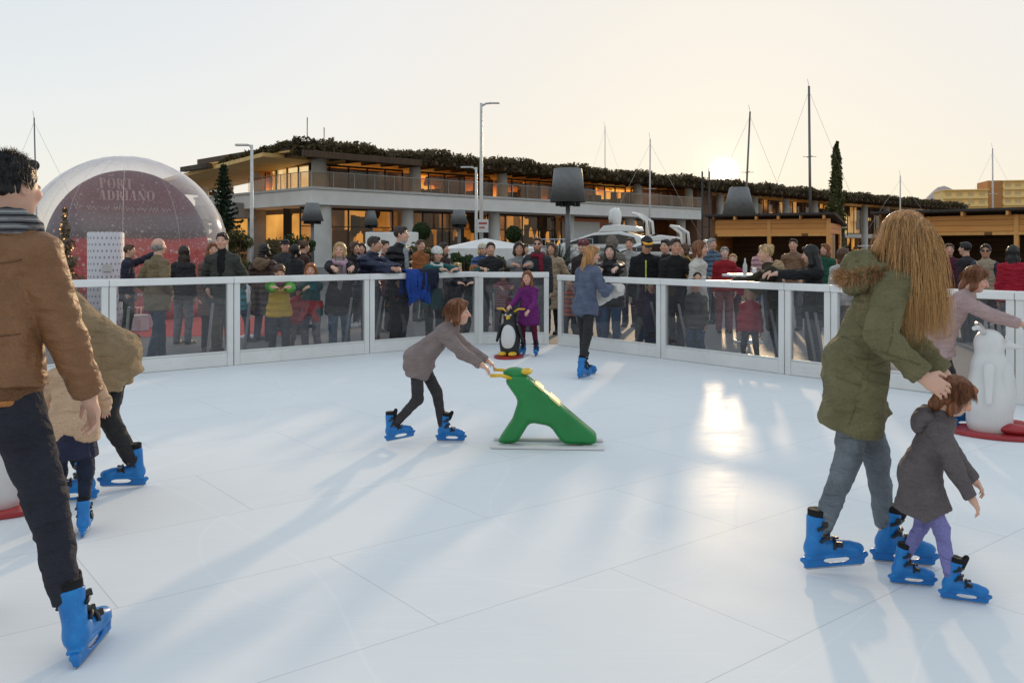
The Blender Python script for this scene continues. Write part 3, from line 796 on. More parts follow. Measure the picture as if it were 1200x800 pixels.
        if sleeve:                                             # sleeves of another colour
            s = SDF(cv)
            for sd_ in (1, -1):
                s.cone(shl[sd_], el[sd_], .042 * H + tk, .034 * H + tk, .02)
                s.cone(el[sd_], el[sd_] + (wr[sd_] - el[sd_]) * .97, .034 * H + tk, .027 * H + tk * .8, .02, fb=True)
            dmesh(s, 'sleeves', fabric(*sleeve), co_, .008 * sc, (6, 6, 13), seed)
        if shirt:
            s = SDF(cv)
            s.cone(L_(0, -.062 * H * w - tk * .6, Ls * .25), L_(0, -.050 * H * w - tk * .5, Ls * .93), .025 * H, .034 * H, .01, M=M, sq=.5)
            s.cone(L_(0, -.02 * H, Ls * .95), G(0, 0, -.46), .038 * H, hh * .25, .02)
            dmesh(s, 'shirt', fabric(*shirt), o, .002, seed=seed)
        if hood:                                               # hood lying on the back, with a trim
            s = SDF(cv)
            s.ell(L_(0, .072 * H, Ls * .93), (.085 * H, .042 * H, .070 * H), M, .02)
            for q_ in (1, -1): s.cone(L_(q_ * .062 * H, .045 * H, Ls * .99), L_(q_ * .045 * H, -.045 * H, Ls * .94), .026 * H, .018 * H, .02)
            ho = dmesh(s, 'hood', fabric(cc if hood == 'self' else hood, 'knit' if hood != 'self' else ck), o, .012 * sc, (14, 14, 14), seed)
    if skirt:
        s = SDF(cv); s.cone(L_(0, 0, .05 * H), p - T((0, 0, skirt[1])), .085 * H, .125 * H, .02, fb=True); dmesh(s, 'skirt', fabric(skirt[0]), o, .008, (14, 14, 3), seed)
    if scarf:
        s = SDF(cv)
        n = 14
        for k_ in range(n):
            t0, t1 = 2 * math.pi * k_ / n, 2 * math.pi * (k_ + 1) / n
            pt = lambda tt: nb + ex * math.cos(tt) * hh * .36 + ey * (math.sin(tt) * hh * .34 - .02 * H) + u * hh * (.10 + .06 * math.sin(tt) + .03 * math.sin(3 * tt))
            s.cone(pt(t0), pt(t1), hh * .15, hh * .15, .01)
        if len(scarf) > 2:
            s.cone(L_(.035 * H, -.075 * H * w, Ls * .98), L_(.04 * H, -.095 * H * w, Ls * (1 - scarf[2])), hh * .14, hh * .17, .015, M=M, sq=.6, fb=True)
        dmesh(s, 'scarf', fabric(*scarf[:2]) if isinstance(scarf[0], tuple) else scarf[0], o, .006, (16, 16, 30), seed)
    # -------- hair
    hv = hvox or vox * .9
    if hair and hair[0] != 'none':
        st, hc_ = hair; s = SDF(hv); mt = hair_mat(HAIR[hc_])
        if st == 'bald':
            s.ell(G(0, .13, -.02), np.array((.348, .37, .30)) * hh, MH, .01); s.ell(G(0, -.10, .30), np.array((.5, .46, .30)) * hh, MH, .01, 's'); s.ell(G(0, -.5, -.1), np.array((.6, .5, .6)) * hh, MH, .01, 's'); s.ell(G(0, .1, -.62), np.array((.6, .6, .36)) * hh, MH, .01, 's')
        else:
            big = {'short': 1.0, 'curly': 1.14, 'bob': 1.06, 'long': 1.05, 'bun': 1.02, 'pony': 1.02}[st]
            s.ell(G(0, .09, .15), np.array((.365 * big, .435 * big, .40 * big)) * hh, MH, .015)
            s.cone(G(-.12, -.26, .40), G(.16, -.24, .40), hh * .10, hh * .09, .02)
            s.ell(G(0, -.50, -.10), np.array((.33, .40, .43)) * hh, MH, .02, 's')
            if st == 'short': s.ell(G(0, .05, -.58), np.array((.6, .7, .42)) * hh, MH, .02, 's'); 
            if st in ('bob', 'long', 'curly'):
                ln = {'bob': -.50, 'long': -.95, 'curly': -.42}[st]
                for q_ in (1, -1):
                    s.cone(G(q_ * .31, .06, .10), G(q_ * .345, .0, ln * .6), hh * .11, hh * .13, .03)
                    s.cone(G(q_ * .345, .0, ln * .6), G(q_ * .30, -.04 if st == 'long' else 0.02, ln), hh * .13, hh * .08, .03)
                s.cone(G(0, .33, .05), G(0, .36, ln), hh * .22, hh * .20, .04, M=MH, sq=.8)
                if st == 'long':
                    for q_ in (.17, -.17): s.cone(G(q_, .33, -.4), G(q_ * 1.2, .36, ln - .25), hh * .16, hh * .10, .04)
                s.cone(G(0, -.44, -.10), G(0, -.44, -1.0), hh * .22, hh * .22, .02, op='s')
            if st == 'bun': s.ell(G(0, .40, .42), np.array((.17, .17, .16)) * hh, MH, .02)
            if st == 'pony': s.cone(G(0, .46, .22), G(0, .52, -.45), hh * .12, hh * .06, .03)
        V, Q = s.mesh(); V = relax(V, Q, 1)
        N = vnormals(V, Q); q = ((V - hc) @ MH.T) / hh; az = np.arctan2(q[:, 0], q[:, 1] + .05)
        d = vnoise(np.stack([az * 9, q[:, 2] * 2.0, q[:, 0] * 3], 1), seed) * .028 + vnoise(np.stack([az * 22, q[:, 2] * 4, q[:, 0] * 6], 1), seed + 3) * .016
        if st == 'curly': d = vnoise(q * 9, seed) * .055 + vnoise(q * 18, seed) * .03
        V = V + N * (d * hh)[:, None]
        np_obj('hair', V, Q, mt, o)
    if hat:
        kind, hcl = hat[:2]; s = SDF(hv)
        if kind == 'beanie':
            s.ell(G(0, .09, .18), np.array((.44, .525, .485)) * hh, MH, .01)
            s.box(G(0, 0, -.52), np.array((.7, .9, .60)) * hh, .01, MH, .02, 's')
            s.cone(G(-.1, .06, .10), G(.1, .06, .10), hh * .415, hh * .415, .02, M=MH, sq=1.0) if False else None
        elif kind == 'cap':
            s.ell(G(0, .08, .20), np.array((.385, .45, .37)) * hh, MH, .01); s.box(G(0, 0, -.45), np.array((.7, .9, .60)) * hh, .01, MH, .02, 's')
            s.ell(G(0, -.46, .19), np.array((.27, .27, .035)) * hh, MH, .02)
        elif kind == 'furhood':
            s.ell(G(0, .12, .05), np.array((.46, .50, .58)) * hh, MH, .02); s.ell(G(0, -.42, -.05), np.array((.34, .42, .46)) * hh, MH, .02, 's')
        ha = dmesh(s, {'beanie': 'knit_hat', 'cap': 'cap', 'furhood': 'hood'}[kind], fabric(hcl, 'knit'), o, .012 if kind == 'furhood' else .003, (30, 30, 30), seed)
        if len(hat) > 2:      # goggles pushed up on the cap
            g_ = MB(); pts = [tuple(G(.36 * math.sin(v_), .03 - .47 * math.cos(v_), .30)) for v_ in np.linspace(-1.2, 1.2, 13)]
            g_.tube(pts, [.010] * 2 + [.020] * 4 + [.014] + [.020] * 4 + [.010] * 2, 8); g_.build('sunglasses', plain('amber_lens', hat[2], .2), ha)
    if glasses:
        g_ = MB()
        for q_ in (1, -1):
            g_.tube([tuple(G(q_ * .15 + .095 * math.cos(v_), -.445, .035 + .07 * math.sin(v_))) for v_ in np.linspace(0, 2 * math.pi, 13)], .0035, 5, False)
            g_.tube([tuple(G(q_ * .25, -.43, .05)), tuple(G(q_ * .35, .0, .05))], .003, 5)
            g_.box(G(q_ * .15, -.44, .035), (.01, .01, .01)) if False else None
            g_.add([tuple(G(q_ * .15 + .09 * math.cos(v_), -.443, .035 + .065 * math.sin(v_))) for v_ in np.linspace(0, 2 * math.pi, 13)[:-1]], [tuple(range(12))])
        g_.build('glasses', plain('dark_lens', (.02, .02, .025), .15), o)
    # -------- feet
    for i, sd_ in enumerate((1, -1)):
        f = feet[i]; lift = f[3] if len(f) > 3 else 0; pt_ = f[4] if len(f) > 4 else 0; rl_ = f[5] if len(f) > 5 else 0
        if skates: skate(o, (f[0], f[1], -z * 0 + lift), R(f[2]), (H / 1.7) ** .7 * .86, R(pt_), R(rl_) + tilt[sd_])
        else: shoe(o, (f[0], f[1], 0), R(f[2]), shoes, (H / 1.72) ** .9)
    o['_k'] = 1; del o['_k']
    return o, dict(G=G, L=L_, wr=wr, el=el, shl=shl, hc=hc, hh=hh, MH=MH, M=M, p=p, Ls=Ls, nb=nb, hp=hp, kn=kn, an=an)
# ================================================================ foliage helpers
def leaves(n, fn, size, seed=0, flat=.6):
    """n small leaf quads; fn(rng) -> (centre, outward)"""
    r = np.random.default_rng(seed); V = np.zeros((n, 4, 3)); 
    for i in range(n):
        c, o = fn(r); d = np.array(o) + r.normal(0, flat, 3); d /= np.linalg.norm(d) + 1e-6
        a = np.cross(d, r.normal(0, 1, 3)); a /= np.linalg.norm(a) + 1e-6; b = np.cross(d, a)
        s_ = size * r.uniform(.6, 1.4)
        V[i] = [c - a * s_ * .25 - b * s_, c + a * s_ * .5 - b * s_ * .1, c + b * s_, c - a * s_ * .5 - b * s_ * .1] + d * 0
    return V.reshape(-1, 3), np.arange(n * 4).reshape(n, 4)
def foliage(name, n, fn, size, mat, parent, seed=0, flat=.6):
    V, Q = leaves(n, fn, size, seed, flat); return np_obj(name, V, Q, mat, parent, False)
BARK = plain('bark', (.09, .06, .045), .9, var=.4, scale=14, bump=.6)
def shrub(label, x, y, h, w, dens, cols, group='shrubs in the planting bed', size=.055, seed=1, z=GZ):
    o = tag(empty('shrub', (x, y, z)), label, 'shrub', group)
    m = MB(); r = random.Random(seed)
    for k in range(6):
        a = r.uniform(0, 6.3); m.tube([(0, 0, 0), (math.cos(a) * w * .2, math.sin(a) * w * .2, h * .45), (math.cos(a) * w * .38, math.sin(a) * w * .38, h * .8)], [.03, .02, .008], 5)
    m.build('stem', BARK, o)
    cl = [(r.uniform(-.35, .35) * w, r.uniform(-.35, .35) * w, r.uniform(.3, .85) * h, r.uniform(.16, .3) * w) for _ in range(14)]
    def fn(g):
        c = cl[g.integers(len(cl))]; d = g.normal(0, 1, 3); d /= np.linalg.norm(d)
        return np.array(c[:3]) + d * c[3] * g.uniform(.5, 1.15), d
    foliage('foliage', dens, fn, size, leaf_mat(*cols), o, seed)
    return o
GRN = ((.018, .035, .010), (.05, .085, .022)); OLV = ((.05, .055, .018), (.11, .11, .04)); DRK = ((.010, .020, .008), (.03, .05, .015)); RUS = ((.06, .05, .02), (.14, .10, .04))
# ================================================================ the long terminal building
C0 = Vector((-11.8, 51, 0)); E1b = Vector((.721, .693, 0)).normalized(); E2b = Vector((-E1b.y, E1b.x, 0)); bang = math.atan2(E1b.y, E1b.x)
bt = tag(empty('terminal_building', C0, bang), 'long two storey building with a planted overhanging roof and glowing orange upper windows', 'building')
M_conc = plain('pale_concrete', (.58, .56, .53), .75, var=.10, scale=1.2, bump=.15)
M_concd = plain('grey_concrete', (.30, .29, .28), .8, var=.15, scale=1.5, bump=.2)
M_band = plain('white_render', (.80, .77, .73), .7, var=.07, scale=.8)
M_timber = wood_mat((.055, .030, .015), (.12, .065, .03), .25, 'X')
M_soff = wood_mat((.76, .46, .15), (.86, .60, .25), .30, 'Y')
M_dkmetal = plain('dark_bronze', (.035, .028, .024), .45, .3)
M_bglass = glass_mat('building_glass', (.80, .74, .66), .55, .015, .02, (.25, .25, .25))
def glow_mat(name, sc, stops, seed=0.0, st=1.0, zb=None, zs=.16, ys=.01):
    """emissive cell pattern behind glass: lit rooms, and sunset glow added upstairs"""
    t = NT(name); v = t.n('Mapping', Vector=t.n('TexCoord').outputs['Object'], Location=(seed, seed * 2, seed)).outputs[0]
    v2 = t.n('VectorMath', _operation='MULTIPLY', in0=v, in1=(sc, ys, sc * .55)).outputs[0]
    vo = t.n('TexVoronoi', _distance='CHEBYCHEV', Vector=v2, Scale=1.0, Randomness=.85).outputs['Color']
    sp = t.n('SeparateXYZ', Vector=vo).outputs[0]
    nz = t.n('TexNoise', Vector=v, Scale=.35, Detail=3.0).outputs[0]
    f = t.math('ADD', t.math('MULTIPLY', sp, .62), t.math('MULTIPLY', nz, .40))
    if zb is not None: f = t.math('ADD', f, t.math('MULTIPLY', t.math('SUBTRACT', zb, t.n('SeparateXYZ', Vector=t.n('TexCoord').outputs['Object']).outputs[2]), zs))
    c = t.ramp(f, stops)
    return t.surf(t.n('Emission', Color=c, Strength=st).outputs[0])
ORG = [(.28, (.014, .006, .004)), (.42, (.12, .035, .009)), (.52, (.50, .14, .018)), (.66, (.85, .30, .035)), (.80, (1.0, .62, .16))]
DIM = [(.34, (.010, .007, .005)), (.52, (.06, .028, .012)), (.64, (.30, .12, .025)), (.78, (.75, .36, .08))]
M_up = glow_mat('sunset_glow', 1.1, ORG, 3.0, 1.9, 6.4, .20)  # sunset light through the upper glass, put in as emission, stronger lower down
M_lo = glow_mat('lit_shop_rooms', 1.3, DIM, 7.0, 1.2)
M_upL = glow_mat('corner_sky_glow', 1.0, [(.26, (.10, .045, .015)), (.34, (.75, .45, .13)), (.52, (1.0, .80, .42)), (.8, (1.0, .93, .7))], 1.0, 1.5, ys=.9)  # pale sky seen through the corner glazing, put in as emission
M_updark = glow_mat('dim_upper_rooms', .4, [(.3, (.012, .010, .010)), (.6, (.05, .03, .022)), (.75, (.22, .09, .035))], 5.0, 1.0)
ZB0, ZB1, ZS, ZF = 4.10, 5.0, 7.05, 7.45
TL = 40.3
# ground storey: slab, back wall rooms, glazing, columns
MB().span((-1, 1.0, -.02), (TL + 3, 17, .12)).build('plinth', M_concd, bt, .02)
MB().span((0, 0, ZB0), (TL, 16, ZB1)).build('floor_band', M_band, bt, .03)
MB().span((-.12, -.12, ZB1 + .002), (TL + .1, 16, ZB1 + .16)).build('band_coping', M_conc, bt, .02)
MB().span((1.6, 6.0, .12), (TL - .3, 6.2, ZB0 - .003)).build('shop_interior', M_lo, bt)
MB().span((2.2, 2.9, .12), (2.35, 15.5, ZB0 - .003)).build('shop_interior', M_lo, bt)
colx = [.35, 8.2, 16.1, 24.2, 31.9, 39.4]
def bay(x0, x1, y, z0, z1, nm, nv, parent, axis='x', transom=None):
    fr = MB(); w = (x1 - x0) / nv
    def sp(a, b, c, d, t=.05):
        if axis == 'x': fr.span((a, y - t, c), (b, y + t, d))
        else: fr.span((y - t, a, c), (y + t, b, d))
    sp(x0, x1, z0, z0 + .12); sp(x0, x1, z1 - .12, z1, .048)
    for k in range(nv + 1): sp(x0 + k * w - .04, x0 + k * w + .04, z0 + .121, z1 - .121, .046)
    if transom: sp(x0 + .041, x1 - .041, transom - .03, transom + .03, .03)
    f = fr.build(nm, M_dkmetal, parent)
    p = MB()
    if axis == 'x': p.span((x0 + .05, y - .008, z0 + .1), (x1 - .05, y + .008, z1 - .1))
    else: p.span((y - .008, x0 + .05, z0 + .1), (y + .008, x1 - .05, z1 - .1))
    p.build('pane', M_bglass, f)
    return f
for a, b in zip(colx[:-1], colx[1:]):
    bay(a + .7, b - .1, 3.1, .125, ZB0 - .004, 'shop_window', 4, bt, transom=2.9)
    bay(a + .7, b - .1, 2.0, ZB1 + .165, ZS - .3, 'upper_window', 5, bt)
bay(3.4, 15.0, .62 + 1.9, .125, ZB0 - .004, 'shop_window', 5, bt, 'y', 2.9)
bay(2.0, 9.0, 1.1, ZB1 + .165, ZS - .3, 'upper_window', 5, bt, 'y')
MB().span((1.0, 7.2, ZB1 + .17), (TL - .3, 7.4, ZS - .02)).build('sunset_glow_sheet', M_up, bt)  # added glowing sheet in place of sunset shining through the storey
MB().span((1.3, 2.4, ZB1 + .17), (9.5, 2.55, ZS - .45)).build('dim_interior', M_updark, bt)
MB().span((1.28, 2.6, ZB1 + .17), (1.42, 7.0, ZS - .45)).build('sky_glow_sheet', M_upL, bt)  # added glowing sheet in place of the sky beyond the corner
MB().span((1.3, 8.9, ZB1 + .17), (6, 9.1, ZS - .02)).build('end_wall', M_concd, bt)
for i, cx in enumerate(colx):
    m = MB()
    if i == 0: m.lathe([(.62, .12), (.56, ZB0 - .006)], 24, (cx + .9, .9, 0))
    else: m.lathe([(.45, .12), (.42, ZB0 - .006)], 24, (cx, 1.6, 0))
    m.build('column', M_conc, bt)
    m = MB().lathe([(.50, ZB1 + .162), (.44, ZS - .006)] if i == 0 else [(.42, ZB1 + .162), (.36, ZS - .006)], 24, (cx + (.6 if i == 0 else 0), .75, 0)); m.build('column', M_conc, bt)
MB().lathe([(.40, ZB1 + .162), (.36, ZS - .5)], 24, (.8, 8.2, 0)).build('column', M_conc, bt)
for cy in (9.5, 15): MB().span((1.0, cy - .45, .12), (1.9, cy + .45, ZB0 - .006)).build('column', M_concd, bt)
for cy in (13.5, 17.5): MB().lathe([(.42, 2.5), (.38, ZS - .75)], 20, (1.3, cy, 0)).build('column', M_conc, bt)
# glass balustrade on the terrace edge
m = MB(); p = MB()
n = 27
for k in range(n + 1): m.span((k * TL / n - .02 + .02, .03, ZB1 + .161), (k * TL / n + .02 + .02, .07, ZB1 + 1.05))
m.span((.0, .02, ZB1 + 1.05), (TL, .08, ZB1 + 1.09))
for k in range(7): m.span((.03, 1.2 * k + .1, ZB1 + .161), (.07, 1.2 * k + .14, ZB1 + 1.05))
m.span((.02, .085, ZB1 + 1.05), (.08, 8, ZB1 + 1.088))
f = m.build('balustrade', plain('rail_steel', (.30, .29, .28), .35, .7), bt)
p.span((.05, .045, ZB1 + .2), (TL - .02, .053, ZB1 + 1.04)); p.span((.045, .1, ZB1 + .2), (.053, 8, ZB1 + 1.04))
p.build('glass_panel', glass_mat('balustrade_glass', (.88, .80, .72), .6, .03, .03, (.5, .35, .22)), f)
# roof: timber soffit with beams, deep fascia, planting
XR = 104.0
MB().span((-1.6, -1.2, ZS), (XR, 12, ZS + .10)).build('soffit', M_soff, bt)
MB().span((-1.62, -1.25, ZS + .102), (XR, 12, ZF + .05)).build('roof', M_timber, bt, .02)
m = MB()
for k in range(70): m.span((-1.2 + k * 1.5, -1.9, ZS - .22), (-1.0 + k * 1.5, 2.0, ZS - .004))
m.build('roof_beams', M_timber, bt)
MB().span((-1.8, -2.2, ZS - .42), (6.5, -1.95, ZS - .05)).build('edge_beam', M_timber, bt, .02)
# lower canopy running back along the left side
cn = MB(); cn.add([(-2.6, 1.0, ZS - .25), (-2.4, 21, ZS - 1.15), (3, 21, ZS - 1.15), (3, 1.0, ZS - .25), (-2.6, 1.0, ZS - .02), (-2.4, 21, ZS - .92), (3, 21, ZS - .92), (3, 1.0, ZS - .02)],
                  [(0, 1, 2, 3), (7, 6, 5, 4), (0, 4, 5, 1), (1, 5, 6, 2), (2, 6, 7, 3), (3, 7, 4, 0)]); cn.build('side_canopy', M_soff, bt)
MB().span((-3.0, 7.5, ZS - .50), (-2.62, 11.5, ZS - .18)).build('canopy_beam', M_timber, bt, .02)
MB().span((-3.0, 19.5, ZS - 1.45), (3.2, 20.2, ZS - 1.17)).build('canopy_beam', M_timber, bt, .02)
MB().span((-.6, 8.5, ZB0 - .6), (.9, 22, ZB0 + .4)).build('side_terrace', M_concd, bt, .02)
def roof_fn(g):
    x = g.uniform(-1.9, XR); e = g.random()
    bump = .22 * math.sin(x * .9) + .16 * math.sin(x * 2.3 + 1) + .1 * math.sin(x * 5.1)
    if e < .62:
        y = g.uniform(-1.75, -1.15); z = ZF - .62 + g.random() * (.72 + bump * .8)
        return np.array((x, y - .25 * math.sin((z - ZF) * 2), z)), np.array((0, -1, .5))
    y = g.uniform(-1.2, 1.4); z = ZF + .04 + g.uniform(.0, .26) + bump * .6
    return np.array((x, y, z)), np.array((0, -.4, 1))
foliage('roof_planting', 42000, roof_fn, .135, leaf_mat((.055, .040, .018), (.16, .115, .05)), bt, 3, .9)
def roof_fnL(g):
    y = g.uniform(-1.5, 8.5); z = ZF + g.uniform(-.2, .22) * (1 - y / 14) - y * .045 + .1 * math.sin(y * 3)
    return np.array((-1.6 + g.uniform(-.25, 1.2), y, z)), np.array((-1, 0, .6))
foliage('roof_planting', 2500, roof_fnL, .16, leaf_mat((.035, .028, .010), (.10, .075, .025)), bt, 4, .9)
m = MB()
for (x_, y_, h_) in ((.3, 1, 1.5), (2.2, 2.2, 1.2), (41.5, 0, 1.0), (43, 0, 1.1)): m.tube([(x_, y_, ZF), (x_, y_, ZF + .4 + h_)], .03, 5)
m.build('roof_aerial', M_dkmetal, bt)
# end of the storey and its lower continuation
MB().span((TL + .2, .6, .12), (TL + 2.6, 15, ZS - .004)).build('stair_core', plain('brown_render', (.16, .085, .05), .8), bt)
MB().span((TL + 2.8, 3.2, 2.75), (XR - 1, 14, 3.25)).build('floor_band', M_band, bt, .03)
MB().span((TL + 3, 7.0, 3.25), (XR - 1, 7.2, ZS - .01)).build('far_interior', glow_mat('lit_far_rooms', .5, [(.40, (.014, .008, .005)), (.58, (.08, .035, .015)), (.66, (.55, .24, .06)), (.8, (1.0, .72, .35))], 9.0, .9), bt)
MB().span((TL + 3, 6.0, .12), (XR - 1, 6.2, 2.74)).build('shop_interior', M_lo, bt)
for k in range(9):
    MB().lathe([(.40, .12), (.36, ZS - .3)], 18, (TL + 5.5 + 6.4 * k, 1.6, 0)).build('column', M_conc, bt)
    if k < 8: bay(TL + 6.0 + 6.4 * k, TL + 11.4 + 6.4 * k, 4.0, 3.26, ZS - .3, 'upper_window', 3, bt)
r_f = random.Random(12); lowf, upf = MB(), MB()
for k in range(110):
    x_ = r_f.uniform(2.5, TL - 1); w_f = r_f.choice((.08, .12, .5, .9, 1.4)); h_f = r_f.uniform(.5, 1.2) if w_f > .4 else r_f.uniform(1.6, 2.7); lowf.span((x_, 4.0 + r_f.random() * 1.6, .13), (x_ + w_f, 4.1 + r_f.random() * .02 + 1.7, .13 + h_f))
    if k > 26: continue
    x_ = r_f.uniform(10, TL - 1); w_f = r_f.choice((.07, .1, .35, .7, 1.1)); h_f = r_f.uniform(.55, .95) if w_f > .3 else r_f.uniform(1.1, 1.85); upf.span((x_, 3.4 + r_f.random() * 2.5, ZB1 + .17), (x_ + w_f, 6.0 + r_f.random() * .6, ZB1 + .17 + h_f))
M_fit = plain('dark_furniture', (.10, .055, .03), .7, var=.5, scale=.6)
lowf.build('shop_fittings', M_fit, bt); upf.build('restaurant_fittings', M_fit, bt)
# shop front panel and furniture of the ground floor
MB().span((24.6, 2.6, .7), (29.2, 2.75, 3.7)).build('shop_sign_board', plain('white_board', (.70, .68, .66), .6, var=.05), bt)
m = MB(); m.span((24.3, 2.5, 3.7), (30.2, 2.8, 3.95)); m.span((29.2, 2.5, .3), (30.2, 2.8, 3.698)); m.build('shop_surround', plain('orange_surround', (.55, .17, .06), .6), bt)
MB().span((26.5, 2.52, .7), (29.0, 2.59, 2.0)).build('shop_poster', plain('blue_grey_poster', (.22, .36, .38), .5, var=.35, scale=.6), bt)

# ================================================================ boats
M_gel = plain('white_gelcoat', (.78, .77, .74), .22, var=.03); M_wind = plain('tinted_window', (.02, .022, .026), .08)
def hull(name, Lh, B, Hh, parent, mat):
    ns, nq = 16, 8; vs, fs = [], []
    for i in range(ns + 1):
        t = i / ns; x = Lh * (t - .5); w = B / 2 * (1 - max(0, (t - .35) / .65) ** 2.2) * .995 + .01; sh = Hh * (1 + .32 * t * t)
        for k in range(nq + 1):
            u = k / nq; y = w * math.sin(u * math.pi / 2) ** .6 * (.62 + .38 * u) ; z = sh * u ** 1.15
            vs.append((x + .5 * t * u, y, z))
        for k in range(nq + 1):
            u = 1 - k / nq; y = w * math.sin(u * math.pi / 2) ** .6 * (.62 + .38 * u); z = sh * u ** 1.15
            vs.append((x + .5 * t * u, -y, z))
    r = 2 * (nq + 1)
    for i in range(ns):
        for k in range(r - 1): fs.append((i * r + k, i * r + k + 1, (i + 1) * r + k + 1, (i + 1) * r + k))
        fs.append((i * r + nq, i * r + nq + 1, (i + 1) * r + nq + 1, (i + 1) * r + nq))
    fs.append(tuple(range(r))); fs.append(tuple(range(ns * r, ns * r + r))[::-1])
    m = MB(); m.add(vs, fs, True); return m.build(name, mat, parent)
def cradle(o, L_, z):
    m = MB()
    for x in (-L_ * .28, L_ * .22):
        for s_ in (-1, 1): m.bar((x, s_ * .9, 0), (x, s_ * .75, z + .45), .12, .12)
        m.bar((x, -1, .06), (x, 1, .06), .12, .12)
    m.build('cradle', plain('blue_cradle', (.05, .08, .14), .6), o)
def yacht(label, x, y, rz, Lh, sc=1.0, z=GZ, lift=.5, dome=False):
    o = tag(empty('motor_yacht', (x, y, z), rz), label, 'boat', 'motor yachts ashore in front of the building')
    hu = hull('hull', Lh, Lh * .30, Lh * .135, o, M_gel); hu.location.z = lift
    k0 = Lh / 10; d = lift + Lh * .135; Z = lambda v: d + v * k0
    ca = MB().xprism([(-Lh * .34, Z(0)), (Lh * .34, Z(.18)), (Lh * .20, Z(.55)), (Lh * .02, Z(1.15)), (-Lh * .16, Z(1.25)), (-Lh * .30, Z(.9))], -Lh * .105, Lh * .105).build('cabin', M_gel, o, .08)
    m = MB()
    for s_ in (-1, 1):
        y0 = s_ * (Lh * .105 + .004); y1 = y0 + s_ * .012
        m.xprism([(-Lh * .27, Z(.42)), (Lh * .22, Z(.42)), (Lh * .03, Z(.98)), (-Lh * .15, Z(1.05)), (-Lh * .25, Z(.85))], min(y0, y1), max(y0, y1))
    m.build('side_window', M_wind, ca)
    fb = MB().xprism([(-Lh * .28, Z(1.26)), (Lh * .0, Z(1.20)), (-Lh * .04, Z(1.62)), (-Lh * .12, Z(1.72)), (-Lh * .27, Z(1.55))], -Lh * .085, Lh * .085).build('flybridge', M_gel, o, .06)
    m = MB().xprism([(-Lh * .05, Z(1.32)), (-Lh * .005, Z(1.27)), (-Lh * .05, Z(1.75)), (-Lh * .09, Z(1.78))], -Lh * .075, Lh * .075); m.build('windscreen', M_wind, fb)
    m = MB()
    for s_ in (-1, 1):
        m.tube([(-Lh * .34, s_ * Lh * .10, Z(.9)), (-Lh * .33, s_ * Lh * .095, Z(1.9)), (-Lh * .26, s_ * Lh * .075, Z(2.35)), (-Lh * .22, 0, Z(2.45))], .06, 8)
    m.build('radar_arch', M_gel, o)
    if dome: MB().lathe([(.0, 0), (.24, .02), (.28, .25), (.26, .5), (.15, .66), (.0, .70)], 16, (-Lh * .10, 0, Z(1.72))).build('radar_dome', M_gel, o)
    m = MB()
    for k in range(7):
        t = .02 + k * .07; m.tube([(Lh * t, Lh * .13 * (1 - t * 1.7), Z(.1)), (Lh * t, Lh * .13 * (1 - t * 1.7), Z(.75))], .015, 5); m.tube([(Lh * t, -Lh * .13 * (1 - t * 1.7), Z(.1)), (Lh * t, -Lh * .13 * (1 - t * 1.7), Z(.75))], .015, 5)
    for s_ in (-1, 1): m.tube([(Lh * (.02 + k * .07), s_ * Lh * .13 * (1 - (.02 + k * .07) * 1.7), Z(.75)) for k in range(7)], .018, 5)
    m.build('guard_rail', M_steel, o)
    cradle(o, Lh, lift)
    return o
yacht('large white motor yacht with a pale dome on its arch behind the fair haired skater', PX(705, 36), 36.5, R(160), 6.3, lift=.62, dome=True)
yacht('second white motor yacht with raked flybridge and dark side windows behind the capped man', PX(757, 34), 34.5, R(186), 5.0, lift=.55)
yacht('small white motor boat half hidden left of the nearer wooden stall', PX(806, 33), 33, R(200), 3.4, lift=.55)
# sailing boats far out, only masts show over stalls and roofs
M_mast = plain('mast_alloy', (.16, .15, .15), .4, .6); M_mastw = plain('mast_white', (.60, .55, .50), .5)
def sailboat(label, x0, y0, x1, y1, Y, mat, rad=.07, spread=True):
    X = PX(x1, Y); zt = PZ(y0, Y); tx = PX(x0, Y) - X
    o = tag(empty('sailing_boat', (X, Y, GZ)), label, 'sailing boat', 'sailing boats in the marina')
    hu = hull('hull', 8.5, 2.6, 1.0, o, M_gel); hu.location.z = -.15
    zb = PZ(y1, Y); t0 = (0 - zb) / (zt - zb)
    m = MB().tube([(tx * (1.0 - zt) / (zb - zt) * 0, 0, .85), (tx, 0, zt - GZ)], [rad * 1.15, rad * .8], 8); m.build('mast', mat, o)
    MB().tube([(0, 0, 1.75), (-3.4, 0, 1.7)], .06, 8).build('boom', mat, o)
    if spread:
        m = MB(); zz = zt * .62; m.bar((tx * .62, -.5, zz), (tx * .62, .5, zz), .04, .03); m.bar((tx * .62 - .45, 0, zz), (tx * .62 + .45, 0, zz), .04, .03); m.build('spreader', mat, o)
    m = MB()
    m.tube([(4.3, 0, 1.2), (tx, 0, zt - .3)], .008, 4); m.tube([(-4.0, 0, .95), (tx, 0, zt - .3)], .008, 4); m.build('stay', mat, o)
    MB().tube([(tx, 0, zt - GZ), (tx - .1, 0, zt + .5)], .012, 4).build('wind_vane', mat, o)
    return o
sailboat('sailing boat whose tall dark mast leans beside the low sun', 879, 131, 871, 250, 60, M_mast, .075)
sailboat('sailing boat with the tallest dark mast left of the cypress', 948, 101, 950, 250, 58, M_mast, .095)
sailboat('sailing boat with thin pale mast above the yachts', 762, 163, 761, 250, 62, M_mastw, .06)
sailboat('sailing boat with thin mast left of the clear dome', 40, 138, 44, 250, 60, M_mast, .055, False)
sailboat('sailing boat with slim mast in front of the apartment block', 1163, 174, 1164, 250, 70, M_mastw, .07)
sailboat('sailing boat with a short mast over the farther wooden stall', 1055, 206, 1055, 262, 70, M_mastw, .06)
